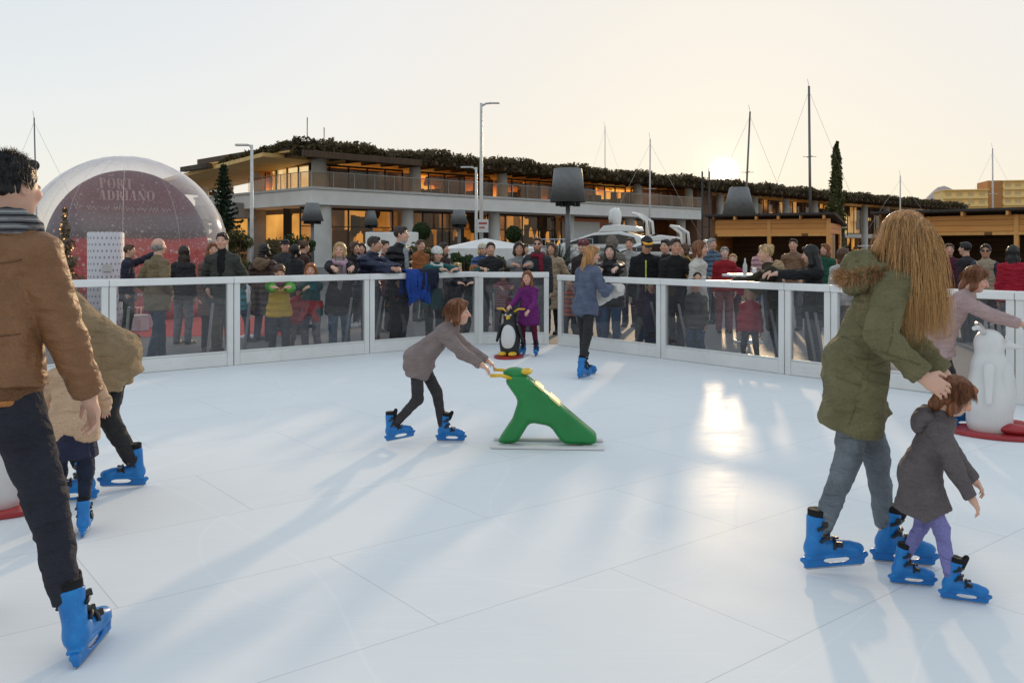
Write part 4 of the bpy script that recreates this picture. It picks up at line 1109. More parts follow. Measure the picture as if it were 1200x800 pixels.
sailboat('sailing boat with a hair thin mast above the roof planting', 709, 148, 709, 250, 90, M_mastw, .05, False)

# ================================================================ street lamps and the giant shade lamps
M_shade = plain('grey_lamp_shade', (.17, .172, .172), .55, var=.12); M_pole = plain('white_lamp_post', (.62, .60, .57), .4); M_gpole = plain('grey_post', (.16, .16, .165), .45, .4)
def post(label, x, ytop, Y, arm, rad=.055):
    X = PX(x, Y); h = PZ(ytop, Y) - GZ
    o = tag(empty('street_lamp', (X, Y, GZ)), label, 'street lamp', 'tall white street lamps')
    MB().tube([(0, 0, 0), (0, 0, h)], [rad * 1.25, rad * .8], 12).build('pole', M_pole, o)
    MB().lathe([(rad * 2.6, 0), (rad * 2.6, .04), (rad * 1.5, .10)], 12).build('base', M_pole, o)
    m = MB(); m.tube([(0, 0, h - .15), (arm * .5, 0, h - .02), (arm, 0, h)], rad * .6, 8); a = m.build('arm', M_pole, o)
    MB().box((arm * 1.0 + .22 * (1 if arm > 0 else -1), 0, h), (.45, .16, .07)).build('lamp_head', M_pole, a, .015)
    return o
post('tallest white street lamp with a short arm to the right', 564, 121, 42, .45, .085)
o = post('shorter white street lamp with its arm to the left and a small notice', 558, 196, 41.6, -.3, .07)
sg = MB().box((.32, -.09, PZ(264, 41.6)), (.55, .02, .62)).build('notice', plain('white_notice', (.62, .6, .58), .5), o)
m = MB(); m.box((.32, -.105, PZ(261, 41.6)), (.40, .006, .09)); m.box((.28, -.105, PZ(266, 41.6)), (.28, .006, .07)); m.build('notice_marks', plain('red_print', (.4, .05, .04), .5), sg)
post('slim white street lamp between the clear dome and the building corner', 295, 170, 30, -.12, .06)
def shade_lamp(label, x, yt, yb, wt_, wb, Y):
    X = PX(x, Y); z1 = PZ(yt, Y) - GZ; z0_ = PZ(yb, Y) - GZ; r1 = wt_ / 2 * Y / F; r0 = wb / 2 * Y / F
    o = tag(empty('shade_lamp', (X, Y, GZ)), label, 'outdoor lamp', 'giant outdoor lamps with conical shades')
    MB().lathe([(r0 - .03, z0_ + .02), (r0, z0_), (r1, z1), (r1 - .03, z1 + .01), (0, z1 - .02)], 40).build('lamp_shade', M_shade, o)
    MB().tube([(0, 0, 0), (0, 0, z0_ + .4)], [.11, .085], 14).build('pole', M_gpole, o)
    MB().lathe([(.32, 0), (.32, .05), (.14, .12)], 20).build('base', M_gpole, o)
    m = MB()
    for k in range(4):
        a = k * math.pi / 2 + .4; m.tube([(math.cos(a) * r0 * .55, math.sin(a) * r0 * .55, z0_ - .16), (math.cos(a) * r0 * .55, math.sin(a) * r0 * .55, z0_ + .2)], .14, 10)
    m.build('spotlight', M_black, o)
    m = MB(); m.bar((-r0 + .05, 0, z0_ + .15), (r0 - .05, 0, z0_ + .15), .04, .04); m.bar((0, -r0 + .05, z0_ + .15), (0, r0 - .05, z0_ + .15), .04, .041); m.build('shade_frame', M_gpole, o)
    return o
shade_lamp('large dark grey shade lamp in front of the long terrace', 665.5, 198, 237, 33, 42, 34)
shade_lamp('grey shade lamp before the building corner column', 366, 238, 259, 15, 26, 46)
shade_lamp('small grey shade lamp beside the white counter', 435, 247, 264, 9, 17, 52)
shade_lamp('grey shade lamp left of the two white street lamps', 538, 246, 263, 13, 21, 47)
shade_lamp('big shade lamp catching the sun behind the nearer wooden stall', 866, 220, 252, 22, 39, 36)
# ================================================================ trees and planting
def conifer():
    Y = 40; X = PX(262, Y); h = PZ(191, Y) - GZ
    o = tag(empty('conifer_tree', (X, Y, GZ)), 'tiered dark green conifer beside the clear dome', 'tree')
    MB().tube([(0, 0, 0), (.03, 0, h * .6), (0, 0, h)], [.14, .08, .015], 8).build('trunk', BARK, o)
    r = np.random.default_rng(5); V = []; m = MB()
    z = .7
    while z < h - .1:
        t = z / h; ln = 1.15 * (1 - t) ** .8 * r.uniform(.8, 1.1) + .06
        for k in range(7):
            a = k * .9 + z * 5 + r.uniform(-.3, .3); l2 = ln * r.uniform(.7, 1.15); d = np.array((math.cos(a), math.sin(a), .28))
            m.tube([(0, 0, z), tuple(d * l2 + (0, 0, z + .05))], [.02, .006], 4)
            for q in np.arange(.15, 1.02, .05 / max(l2, .2)):
                for _ in range(3): V.append((np.array((0, 0, z)) + d * l2 * q + r.normal(0, .035, 3), r.normal(0, 1, 3) + d))
        z += .26 * (1 - .35 * t)
    m.build('branches', BARK, o)
    it = iter(V); foliage('foliage', len(V), lambda g: next(it), .085, leaf_mat((.008, .020, .010), (.03, .055, .02)), o, 6)
conifer()
def cypress():
    Y = 62; X = PX(980, Y); h = PZ(167, Y) - GZ
    o = tag(empty('cypress_tree', (X, Y, GZ)), 'slender cypress rising behind the two wooden stalls', 'tree')
    MB().tube([(0, 0, 0), (0, 0, h * .9)], [.18, .03], 8).build('trunk', BARK, o)
    r = np.random.default_rng(8)
    lobes = [(r.uniform(-.12, .12), r.uniform(-.12, .12), z) for z in np.linspace(.8, h - .3, 60)]
    def fn(g):
        i = g.integers(60); t = i / 59; a = g.uniform(0, 6.283); w = (.66 * (1 - t) ** .62 + .03) * (.80 + .22 * math.sin(i * 1.1 + 2 * math.sin(a + i * .3)) + .16 * math.sin(a * 3 + i * .7)); rr = w * g.uniform(.55, 1.15)
        l = lobes[i]; d = np.array((math.cos(a), math.sin(a), .5)); return np.array((l[0] + math.cos(a) * rr, l[1] + math.sin(a) * rr, l[2] + g.uniform(-.25, .35))), d
    foliage('crown', 9000, fn, .13, leaf_mat((.040, .045, .012), (.150, .135, .040)), o, 9)
cypress()
def topiary(label, x, y, rpx, Y, seed):
    X = PX(x, Y); z = PZ(y, Y) - GZ; r_ = rpx * Y / F
    o = tag(empty('topiary_tree', (X, Y, GZ)), label, 'topiary', 'clipped ball trees')
    MB().tube([(0, 0, .3), (0, 0, z)], .04, 8).build('stem', BARK, o)
    MB().lathe([(.22, 0), (.30, .42), (.27, .43), (.25, .36), (0, .35)], 20).build('pot', plain('grey_pot', (.2, .2, .2), .7), o)
    def fn(g):
        d = g.normal(0, 1, 3); d /= np.linalg.norm(d); return np.array((0, 0, z)) + d * r_ * g.uniform(.8, 1.03), d
    foliage('crown', 2600, fn, .05, leaf_mat((.015, .03, .008), (.05, .08, .02)), o, seed, .5)
topiary('clipped ball tree before the orange shop window', 494, 271, 10.5, 42, 1)
topiary('dark clipped ball tree beside the blue grey shop poster', 602, 274, 9.5, 40, 2)
def palm():
    Y = 27; X = PX(655, Y)
    o = tag(empty('palm_plant', (X, Y, GZ)), 'spiky low palm with white flowers in front of the yachts', 'plant')
    MB().tube([(0, 0, 0), (0, 0, .95)], [.2, .16], 10).build('trunk', BARK, o)
    m = MB(); r = random.Random(3)
    for k in range(46):
        a = r.uniform(0, 6.283); el = r.uniform(-.25, 1.35); ln = r.uniform(.65, 1.0)
        pts = [Vector((0, 0, .95))]; d = Vector((math.cos(a) * math.cos(el), math.sin(a) * math.cos(el), math.sin(el)))
        for q in range(6): pts.append(pts[-1] + d * ln / 6); d = (d + Vector((0, 0, -.10))).normalized()
        sd = d.cross(Vector((0, 0, 1))).normalized()
        for q in range(1, 6):
            for s_ in (-1, 1):
                for j in (0, .5):
                    b = pts[q] + (pts[q + 1 if q < 6 else q] - pts[q]) * j if q < 6 else pts[q]
                    dr = (pts[q] - pts[q - 1]).normalized(); tip = b + (sd * s_ * .9 + dr * 1.1).normalized() * .20 * (1.15 - q / 8) + Vector((0, 0, -.03))
                    m.add([b, b + dr * .02, tip, b - dr * .012], [(0, 1, 2, 3)])
        m.tube(pts, [.014] * 3 + [.009] * 4, 4)
    m.build('fronds', leaf_mat((.012, .022, .010), (.04, .055, .018)), o)
    def fn(g):
        d = g.normal(0, 1, 3); c = ((-.3, -.55, .75), (.1, -.6, .62), (.33, -.5, 1.0), (-.1, -.6, .9), (.45, -.45, .7), (-.5, -.4, .6), (.25, -.55, .55))[g.integers(7)]
        return np.array(c) + d / np.linalg.norm(d) * .08, d
    foliage('flowers', 260, fn, .045, plain('white_petals', (.7, .68, .62), .7), o, 4)
palm()
for i, (x, yb, w_, yt, Y, col, lb) in enumerate((
        (278, 330, 34, 262, 27, OLV, 'olive bushy shrub behind the man in the grey jacket'), (318, 330, 40, 276, 30, RUS, 'reddish tall shrub below the corner terrace'), (350, 325, 34, 270, 34, GRN, 'green shrub at the foot of the corner lamp'),
        (492, 330, 46, 283, 26, OLV, 'pale green shrub behind the tall man in a black coat'), (545, 325, 30, 292, 24, GRN, 'leafy shrub in front of the white canopy'), (412, 325, 40, 282, 33, RUS, 'brownish shrub behind the blonde woman'),
        (455, 325, 34, 288, 30, GRN, 'low green shrub between two leaning men'), (728, 330, 30, 288, 25, DRK, 'dark shrub behind the long haired woman in black'), (785, 330, 26, 290, 27, OLV, 'thin olive shrub beside the small motor boat'), (590, 325, 22, 298, 25, OLV, 'small shrub between canopy and palm'))):
    shrub(lb, PX(x, Y), Y, PZ(yt, Y) - GZ, w_ * Y / F, 1500, col, seed=i + 1, size=.07)
MB_ = MB(); c = Vector((PX(400, 36), 36.2, 0))
tag(MB().box((c.x, c.y + 1.5, .35), (22, 1.2, .8), R(30)).build('planter_wall', M_concd, None, .02), 'long low grey planter wall below the terrace', 'wall')
tag(MB().span((PX(428, 40), 40, GZ), (PX(488, 40), 40.9, PZ(272, 40))).build('bar_counter', M_band, None, .04), 'white outdoor bar counter on the terrace', 'counter')
# white canopy tent
o = tag(empty('canopy_tent', (PX(572, 26), 26.5, GZ), R(14)), 'low white pitched canopy behind the spectators', 'canopy')
w_, d_ = 1.38, 1.15; zt, ze, zv = PZ(279, 26) + .0, PZ(290, 26), PZ(307, 26)
m = MB(); m.add([(-w_, -d_, ze), (w_, -d_, ze), (w_, d_, ze), (-w_, d_, ze), (-.1, 0, zt + .03)], [(0, 1, 4), (1, 2, 4), (2, 3, 4), (3, 0, 4)])
m.add([(-w_, -d_, ze - .002), (w_, -d_, ze - .002), (w_, d_, ze - .002), (-w_, d_, ze - .002), (-w_, -d_, zv), (w_, -d_, zv), (w_, d_, zv), (-w_, d_, zv)], [(0, 4, 5, 1), (1, 5, 6, 2), (2, 6, 7, 3), (3, 7, 4, 0)])
m.build('roof_sheet', plain('white_canvas', (.74, .72, .69), .8, var=.06), o)
m = MB()
for sx in (-1, 1):
    for sy in (-1, 1): MB().tube([(sx * (w_ - .04), sy * (d_ - .04), 0), (sx * (w_ - .04), sy * (d_ - .04), ze - .01)], .025, 8).build('leg', M_steel, o)

# ================================================================ timber market stalls
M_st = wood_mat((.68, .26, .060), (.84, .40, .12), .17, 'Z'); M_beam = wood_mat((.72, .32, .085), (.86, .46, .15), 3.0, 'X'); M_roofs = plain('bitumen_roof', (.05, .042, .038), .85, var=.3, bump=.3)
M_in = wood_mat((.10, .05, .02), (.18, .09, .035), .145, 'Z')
def stall(label, A, B, depth, h, openings, group):
    """front from A to B (plan), opening spans as fractions"""
    A, B = Vector(A), Vector(B); d = (B - A); Lw = d.length; d /= Lw; ang = math.atan2(d.y, d.x)
    o = tag(empty('market_stall', (A.x, A.y, GZ), ang), label, 'market stall', group)
    zf = h - .14; zl = h - .62
    MB().span((.09, -.012, zl), (Lw - .09, .03, zf)).build('front_board', M_st, o)
    for u0, u1 in openings: pass
    fr = MB(); xs = sorted({0.0, 1.0} | {v for q in openings for v in q})
    for u in xs: x = u * (Lw - .12); fr.span((x, -.045, 0), (x + .12, .07, zf + .002))
    fr.span((.121, -.05, zl - .09), (Lw - .121, .05, zl - .002)) ; fr.build('posts', M_beam, o, .008)
    MB().span((.125, -.02, .0), (Lw - .125, .03, .66)).build('lower_board', M_st, o)
    MB().span((.1, -.20, .67), (Lw - .1, .30, .72)).build('counter', M_beam, o, .006)
    closed = [(a, b) for a, b in zip(xs[:-1], xs[1:]) if (a, b) not in openings]
    for a, b in closed: MB().span((a * (Lw - .12) + .122, -.008, .725), (b * (Lw - .12) - .002, .03, zl - .092)).build('front_board', M_st, o)
    MB().span((0.002, .072, 0), (.05, depth, h - .28)).build('side_board', M_st, o)
    sd = MB(); sd.span((Lw - .05, .072, 0), (Lw, .5, h - .28)); sd.span((Lw - .05, depth - .45, 0), (Lw, depth, h - .28)); sd.span((Lw - .05, .5, 0), (Lw, depth - .45, 1.2)); sd.span((Lw - .05, .5, h - .62), (Lw, depth - .45, h - .28))
    sd.build('side_board', M_st, o)
    MB().span((Lw - .06, .55, 1.2), (Lw - .03, depth * .5, h - .63)).build('side_shutter', wood_mat((.30, .20, .07), (.42, .30, .12), .1, 'Y'), o)
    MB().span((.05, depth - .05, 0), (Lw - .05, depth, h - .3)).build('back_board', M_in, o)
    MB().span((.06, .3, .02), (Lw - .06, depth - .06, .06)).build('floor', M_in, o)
    rf = MB(); rf.add([(-.15, -.35, h - .02), (Lw + .18, -.35, h - .02), (Lw + .18, depth + .3, h - .34), (-.15, depth + .3, h - .34), (-.15, -.35, h + .05), (Lw + .18, -.35, h + .05), (Lw + .18, depth + .3, h - .27), (-.15, depth + .3, h - .27)],
                      [(0, 1, 2, 3), (7, 6, 5, 4), (0, 4, 5, 1), (1, 5, 6, 2), (2, 6, 7, 3), (3, 7, 4, 0)]); rf.build('roof', M_roofs, o)
    m = MB()
    for k in range(6): m.span((.1 + k * (Lw - .3) / 5, -.32, h - .15), (.17 + k * (Lw - .3) / 5, -.046, h - .035))
    m.build('rafter_ends', M_beam, o)
    m = MB(); r = random.Random(int(Lw * 100))
    for z in (1.1, 1.5): m.span((.15, depth - .40, z - .03), (Lw - .15, depth - .06, z))
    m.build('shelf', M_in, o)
    return o, d, ang
G_st = 'wooden market stalls'
Aa, Bb = (PX(834, 30), 30, 0), (PX(973, 28.2), 28.2, 0)
st1 = stall('orange brown wooden market stall with two open bays, nearer the rink corner', Aa, Bb, 2.9, PZ(251.5, 28.6) - GZ, [(0, .5), (.5, 1)], G_st)
Ac, Bd = (PX(1031, 27), 27, 0), (PX(1310, 22.6), 22.6, 0)
st2 = stall('long wooden market stall with a black open bay at the right edge', Ac, Bd, 3.0, PZ(248.5, 26) - GZ, [(.23, .62), (.62, 1)], G_st)
# bottle and small table outside the nearer stall
o = tag(empty('bar_table', (PX(876, 14.6), 14.6, GZ)), 'high white table with a bottle beside the stall', 'table')
MB().lathe([(0, 1.10), (.42, 1.10), (.42, 1.14), (0, 1.14)], 28).build('table_top', M_cap, o); MB().tube([(0, 0, 0), (0, 0, 1.1)], .03, 10).build('leg', M_steel, o); MB().lathe([(.26, 0), (.26, .02), (0, .03)], 20).build('base', M_steel, o)
b_ = MB().lathe([(0, 0), (.035, 0), (.037, .15), (.014, .21), (.014, .27), (0, .27)], 14).build('bottle', plain('clear_bottle', (.55, .55, .52), .1), None, loc=(PX(873, 14.5), 14.5, GZ + 1.141)); tag(b_, 'clear glass bottle on the high white table', 'bottle')
b_ = MB().lathe([(0, 0), (.03, 0), (.036, .11), (0, .11)], 14).build('cup', plain('white_cup', (.7, .7, .7), .4), None, loc=(PX(884, 14.55), 14.55, GZ + 1.141)); tag(b_, 'white cup near the bottle on the high table', 'cup')
# back light masts pair beside the stall
o = tag(empty('cable_mast', (PX(827, 30), 30, GZ)), 'pair of thin black poles left of the nearer wooden stall', 'pole')
for dx in (-.12, .12): MB().tube([(dx, 0, 0), (dx, 0, PZ(200, 30))], .03, 8).build('pole', M_dkmetal, o)
m = MB(); [m.bar((-.12, 0, z), (.12, 0, z), .03, .03) for z in np.arange(.3, 4, .4)]; m.build('rungs', M_dkmetal, o)

# ================================================================ apartment block and hills in the distance
ab = tag(empty('apartment_block', (PX(1112, 320), 320, 0), R(-14)), 'large yellow apartment block on the hill beyond the stalls', 'building')
M_och = plain('ochre_render', (.93, .64, .25), .8, var=.06, scale=.1); M_ochd = plain('terracotta_render', (.50, .22, .07), .8, var=.08, scale=.1); M_wdk = plain('window_dark', (.62, .44, .20), .3)
bw = [(-2, 13, 22.5, 0), (13, 18, 26.0, 1), (18, 48, 25.6, 0)]
for (x0, x1, h, kd) in bw:
    wl = MB().span((x0, 0, -2), (x1 - .02, 14, h)).build('wall', M_ochd if kd else M_och, ab)
    if kd: continue
    for fl in range(1, 6):
        z = h - fl * 2.9
        if z < 5: break
        MB().span((x0 + .1, -1.0, z - .15), (x1 - .1, -.005, z + .75)).build('balcony', M_och, ab, .03)
        n = int((x1 - x0) / 3.3)
        for k in range(n):
            u = x0 + (k + .5) * (x1 - x0) / n
            f = MB().span((u - 1.0, -.06, z + .8), (u + 1.0, .02, z + 2.1)).build('window', M_wdk, ab)
    MB().span((x0 - .3, -1.2, h), (x1 + .2, 14.2, h + .35)).build('roof', M_och, ab)
for i, (x, yt, wpx, Y, nm) in enumerate(((1092, 227, 120, 2300, 'far'), (1180, 236, 330, 800, 'near'))):
    hx_ = PX(x, Y); hz2 = PZ(yt, Y); ww = wpx * Y / F
    N_ = 40; vs, fs = [], []
    for a in range(N_ + 1):
        for b in range(13):
            u = a / N_ * 2 - 1; v = b / 12; prof = max(0, math.cos(u * math.pi / 2)) ** 1.3
            vs.append((hx_ + u * ww * 1.2, Y + (v - .5) * ww, (hz2 + 2) * prof * math.sin(v * math.pi) * (1 + .15 * math.sin(u * 9 + i) + .06 * math.sin(u * 23)) - 2))
    for a in range(N_):
        for b in range(12): fs.append((a * 13 + b, (a + 1) * 13 + b, (a + 1) * 13 + b + 1, a * 13 + b + 1))
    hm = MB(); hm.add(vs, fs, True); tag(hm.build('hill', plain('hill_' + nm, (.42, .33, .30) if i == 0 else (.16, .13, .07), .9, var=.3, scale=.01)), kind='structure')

# ================================================================ inflatable clear dome with its printed back
DY = 20.6; DXc = PX(148.5, DY); DR = 2.30; DZ = 1.45
dm = tag(empty('snow_globe_dome', (DXc, DY, GZ), R(22)), 'inflatable clear dome with a printed winter backdrop and white lettering', 'inflatable dome')
def sph(r, a0, a1, z0, z1, nu=72, nv=40):
    vs, fs = [], []
    for i in range(nv + 1):
        ph = z0 + (z1 - z0) * i / nv
        for k in range(nu + 1):
            a = a0 + (a1 - a0) * k / nu
            vs.append((r * math.cos(ph) * math.sin(a), -r * math.cos(ph) * math.cos(a), r * math.sin(ph)))
    for i in range(nv):
        for k in range(nu): fs.append((i * (nu + 1) + k, i * (nu + 1) + k + 1, (i + 1) * (nu + 1) + k + 1, (i + 1) * (nu + 1) + k))
    m = MB(); m.add(vs, fs, True); return m
def dome_mat():
    t = NT('clear_vinyl')
    lw = thin_fresnel(t, 1.5)
    tr = t.n('BsdfTransparent', Color=(.95, .95, .96, 1)).outputs[0]
    df = t.n('BsdfDiffuse', Color=(.85, .85, .85, 1)).outputs[0]; tl = t.n('BsdfTranslucent', Color=(.85, .85, .85, 1)).outputs[0]
    dd = t.n('MixShader', in0=.5, in1=df, in2=tl).outputs[0]
    nz = t.n('TexNoise', Vector=t.coord('Object'), Scale=2.0, Detail=5.0).outputs[0]
    thick = t.math('ADD', t.math('MULTIPLY', lw, 2.1), t.math('MULTIPLY', nz, .07))
    m1 = t.n('MixShader', in0=thick, in1=tr, in2=dd).outputs[0]
    gl = t.n('BsdfGlossy', Color=(1, 1, 1, 1), Roughness=.08).outputs[0]
    return t.surf(t.n('MixShader', in0=t.math('MULTIPLY', lw, .8), in1=m1, in2=gl).outputs[0])
phb = -math.asin((DZ - .25) / DR)
sh = sph(DR, -math.pi, math.pi, phb, math.pi / 2, 96, 48).build('clear_shell', dome_mat(), dm); sh.location.z = DZ
m = MB(); 
for k in range(12):
    a = 2 * math.pi * k / 12; m.tube([(DR * 1.003 * math.cos(p_) * math.sin(a), -DR * 1.003 * math.cos(p_) * math.cos(a), DR * 1.003 * math.sin(p_)) for p_ in np.linspace(phb, 1.5, 14)], .003, 4)
sm_ = m.build('seams', plain('vinyl_seam', (.7, .7, .7), .4), sh)
rr = math.sqrt(DR ** 2 - (DZ - .25) ** 2)
MB().lathe([(rr - .25, 0), (rr + .12, 0), (rr + .18, .18), (rr + .05, .36), (rr - .2, .34), (rr - .28, .15)], 64).build('base_ring', plain('red_vinyl', (.45, .03, .03), .4), dm)
MB().lathe([(0, .26), (rr - .26, .26)], 48).build('dome_floor', plain('red_felt', (.5, .03, .03), .9), dm)
def backdrop_mat():
    t = NT('printed_winter_backdrop'); c = t.n('TexCoord').outputs['Object']
    xyz = t.n('SeparateXYZ', Vector=c).outputs; z = xyz[2]
    nz = t.n('TexNoise', Vector=c, Scale=1.6, Detail=5.0).outputs[0]
    zz = t.math('ADD', z, t.math('MULTIPLY', t.math('SUBTRACT', nz, .5), .22)); f = t.math('MULTIPLY', t.math('ADD', zz, 1.3), 1 / 3.6)
    col = t.ramp(f, [(.0, (.60, .025, .02)), (.455, (.62, .04, .03)), (.475, (.10, .06, .05)), (.505, (.10, .10, .10)), (.54, (.20, .22, .24)), (.62, (.27, .27, .30)), (.665, (.28, .17, .20)), (.78, (.32, .12, .155)), (1, (.32, .11, .15))])
    v = t.n('TexVoronoi', Vector=c, Scale=6.0, Randomness=1.0)
    sp = t.math('LESS_THAN', v.outputs['Distance'], .24); keep = t.math('GREATER_THAN', t.n('SeparateXYZ', Vector=v.outputs['Color']).outputs[0], .45)
    v2 = t.n('TexVoronoi', Vector=c, Scale=13.0, Randomness=1.0); sp2 = t.math('LESS_THAN', v2.outputs['Distance'], .26)
    col = t.mix(t.math('MULTIPLY', t.math('MULTIPLY', sp, keep), .75), col, (.75, .72, .72)); col = t.mix(t.math('MULTIPLY', sp2, .5), col, (.75, .72, .72))
    return t.surf(t.pbsdf(col, .5, 0, .3))
rb = DR * .955
bvs, bfs = [], []; NBX, NBZ = 56, 44; zt_ = .925 * rb; zb_ = rb * math.sin(phb + .06)
for i in range(NBZ + 1):
    z = zb_ + (zt_ - zb_) * (1 - (1 - i / NBZ) ** 1.5); hw = .86 * rb * math.sqrt(max(1e-4, 1 - (max(z, 0) / zt_) ** 2)); hw = min(hw, math.sqrt(rb * rb - z * z) * .97)
    for k in range(NBX + 1):
        x = hw * (k / NBX * 2 - 1); bvs.append((x, math.sqrt(max(rb * rb - x * x - z * z, 0)), z))
for i in range(NBZ):
    for k in range(NBX): bfs.append((i * (NBX + 1) + k, i * (NBX + 1) + k + 1, (i + 1) * (NBX + 1) + k + 1, (i + 1) * (NBX + 1) + k))
m = MB(); m.add(bvs, bfs, True); bd = m.build('printed_backdrop', backdrop_mat(), dm); bd.location.z = DZ
so = bd.modifiers.new('thickness', 'SOLIDIFY'); so.thickness = .012; so.offset = 1
# lettering wrapped on the inside of the backdrop: fat stems, hair serifs
def glyph(ch):
    q = []; T, th, H_ = .24, .055, 1.0      # stem, hairline, cap height
    def rect(x0, y0, x1, y1): q.append([(x0, y0), (x1, y0), (x1, y1), (x0, y1)])
    def stem(x, w=T): rect(x, 0, x + w, H_); rect(x - .07, 0, x + w + .07, th); rect(x - .07, H_ - th, x + w + .07, H_)
    def ring(cx, cy, rx, ry, fat, a0, a1, n=14):
        for k in range(n):
            t0, t1 = a0 + (a1 - a0) * k / n, a0 + (a1 - a0) * (k + 1) / n
            f_ = lambda t: th + (fat - th) * abs(math.cos(t)) ** 1.3
            q.append([(cx + rx * math.cos(t0), cy + ry * math.sin(t0)), (cx + rx * math.cos(t1), cy + ry * math.sin(t1)), (cx + (rx - f_(t1)) * math.cos(t1), cy + (ry - th) * math.sin(t1)), (cx + (rx - f_(t0)) * math.cos(t0), cy + (ry - th) * math.sin(t0))])
    def diag(x0, y0, x1, y1, w): q.append([(x0, y0), (x0 + w, y0), (x1 + w, y1), (x1, y1)])
    hp_ = math.pi / 2
    if ch == 'P': stem(.08); ring(.38, .73, .32, .27, T, -hp_, hp_); rect(.32, H_ - th, .40, H_); rect(.32, .46, .40, .46 + th); w = .76
    elif ch == 'R': stem(.08); ring(.38, .74, .30, .26, T, -hp_, hp_); rect(.32, H_ - th, .40, H_); rect(.32, .48, .40, .48 + th); diag(.62, 0, .40, .5, T); rect(.80, 0, .92, th); w = .92
    elif ch == 'D': stem(.08); ring(.38, .5, .44, .5, T + .02, -hp_, hp_); rect(.3, H_ - th, .4, H_); rect(.3, 0, .4, th); w = .90
    elif ch == 'O': ring(.45, .5, .44, .52, T + .02, 0, 2 * math.pi, 28); w = .92
    elif ch == 'T': stem(.30); rect(0, H_ - th, .84, H_); rect(0, .72, .05, H_); rect(.79, .72, .84, H_); w = .86
    elif ch == 'I': stem(.08); w = .42
    elif ch == 'A': diag(.50, 0, .34, 1, T); diag(.06, 0, .36, 1, .06); rect(.2, .32, .6, .32 + th); rect(-.02, 0, .2, th); rect(.42, 0, .84, th); w = .86
    elif ch == 'N': diag(.62, 0, .06, 1, T); rect(.10, 0, .16, H_); rect(.78, 0, .84, H_); rect(.0, 0, .26, th); rect(.68, H_ - th, .94, H_); w = .96
    return q, w
def text_on(bd, word, cx, zt, cap, mat, az0):
    m = MB(); x = 0; polys = []
    for ch in word:
        q, w = glyph(ch); polys += [[(px + x, py) for px, py in p_] for p_ in q]; x += w + .06
    for i, p_ in enumerate(polys):
        vs = []
        for px, py in p_:
            u = px * cap * .90 + cx; z = zt + py * cap; r_ = rb - .02 - .0006 * (i % 5)
            vs.append((u, math.sqrt(r_ * r_ - u * u - z * z), z))
        m.add(vs, [tuple(range(len(vs)))])
    return m
M_let = plain('white_print', (.9, .88, .88), .6, var=.03)
AZ = R(180 + 2)
for word, cx, zt in (('PORT', -.66, 1.62), ('ADRIANO', -.70, 1.345)):
    o_ = text_on(bd, word, cx, zt, .235, M_let, AZ).build('lettering', M_let, bd)
m = MB(); x = -1.25; r = random.Random(2); pts = []
k = 0
while x < 1.25:
    wob = .055 * math.sin(k * 1.9) + r.uniform(-.02, .02) + (.06 if k % 9 == 4 else 0)
    if k % 11 == 10:
        if len(pts) > 2: m.tube(pts, .010, 4)
        pts = []; x += .05
    z = 1.12 + wob - .03 * x; rr_ = rb - .025; pts.append((x, math.sqrt(rr_ * rr_ - x * x - z * z), z))
    x += .022; k += 1
m.build('handwriting', M_let, bd)
# things at the dome
fl = tag(MB().add([(PX(125, 15.2), 15.3, GZ + .004), (PX(345, 15.6), 15.7, GZ + .004), (PX(352, 19.6), 19.8, GZ + .004), (PX(60, 19.6), 19.8, GZ + .004)], [(0, 1, 2, 3)]).build('red_carpet', plain('red_carpet', (.42, .022, .03), .95, var=.25, scale=5)), 'bright red carpet on the pavement before the clear dome', 'carpet')
def dots_mat():
    t = NT('dotted_white_cover'); c = t.n('TexCoord').outputs['Object']; s_ = t.n('SeparateXYZ', Vector=c).outputs
    a = t.math('MULTIPLY', t.math('ARCTAN2', s_[1], s_[0]), 26 / 6.2832); z = t.math('MULTIPLY', s_[2], 8.2)
    row = t.math('FLOOR', z); a = t.math('ADD', a, t.math('MULTIPLY', row, .5))
    dx = t.math('SUBTRACT', t.math('FRACT', a), .5); dz = t.math('SUBTRACT', t.math('FRACT', z), .5)
    d = t.math('SQRT', t.math('ADD', t.math('MULTIPLY', dx, dx), t.math('MULTIPLY', dz, dz)))
    return t.surf(t.pbsdf(t.mix(t.math('LESS_THAN', d, .19), (.66, .63, .66), (.22, .19, .24)), .6))
o = tag(empty('dotted_drum', (PX(124, 16.6), 16.6, GZ)), 'white dotted drum column in front of the clear dome', 'drum')
h_ = PZ(272, 16.6) - GZ
MB().lathe([(0, 0), (.32, 0), (.325, .02), (.325, h_ - .02), (.31, h_), (0, h_)], 48).build('drum_body', dots_mat(), o)
MB().box((.16, -.30, h_ - .68), (.15, .02, .13), R(28)).build('label_plate', plain('cream_plate', (.6, .58, .55), .5), o)
def xmas(label, x, yt, Y, seed):
    X = PX(x, Y); h = PZ(yt, Y) - GZ
    o = tag(empty('christmas_tree', (X, Y, GZ)), label, 'christmas tree')
    MB().tube([(0, 0, 0), (0, 0, h * .9)], [.05, .01], 6).build('trunk', BARK, o)
    def fn(g):
        t = g.random() ** 1.4; w = .48 * (1 - t) * (.8 + .3 * math.sin(t * 40)); a = g.uniform(0, 6.283); rr_ = w * g.uniform(.5, 1.1)
        return np.array((math.cos(a) * rr_, math.sin(a) * rr_, .2 + t * (h - .2))), np.array((math.cos(a), math.sin(a), .3))
    foliage('foliage', 2200, fn, .05, leaf_mat((.07, .055, .035), (.30, .24, .18)), o, seed)
    g = np.random.default_rng(seed); m = MB()
    for k in range(110):
        c, d = fn(g); m.box(c * np.array((1.08, 1.08, 1)), (.026, .026, .026), g.uniform(0, 1))
    m.build('fairy_lights', emit('warm_bulbs', (1, .55, .22), 2.2), o)
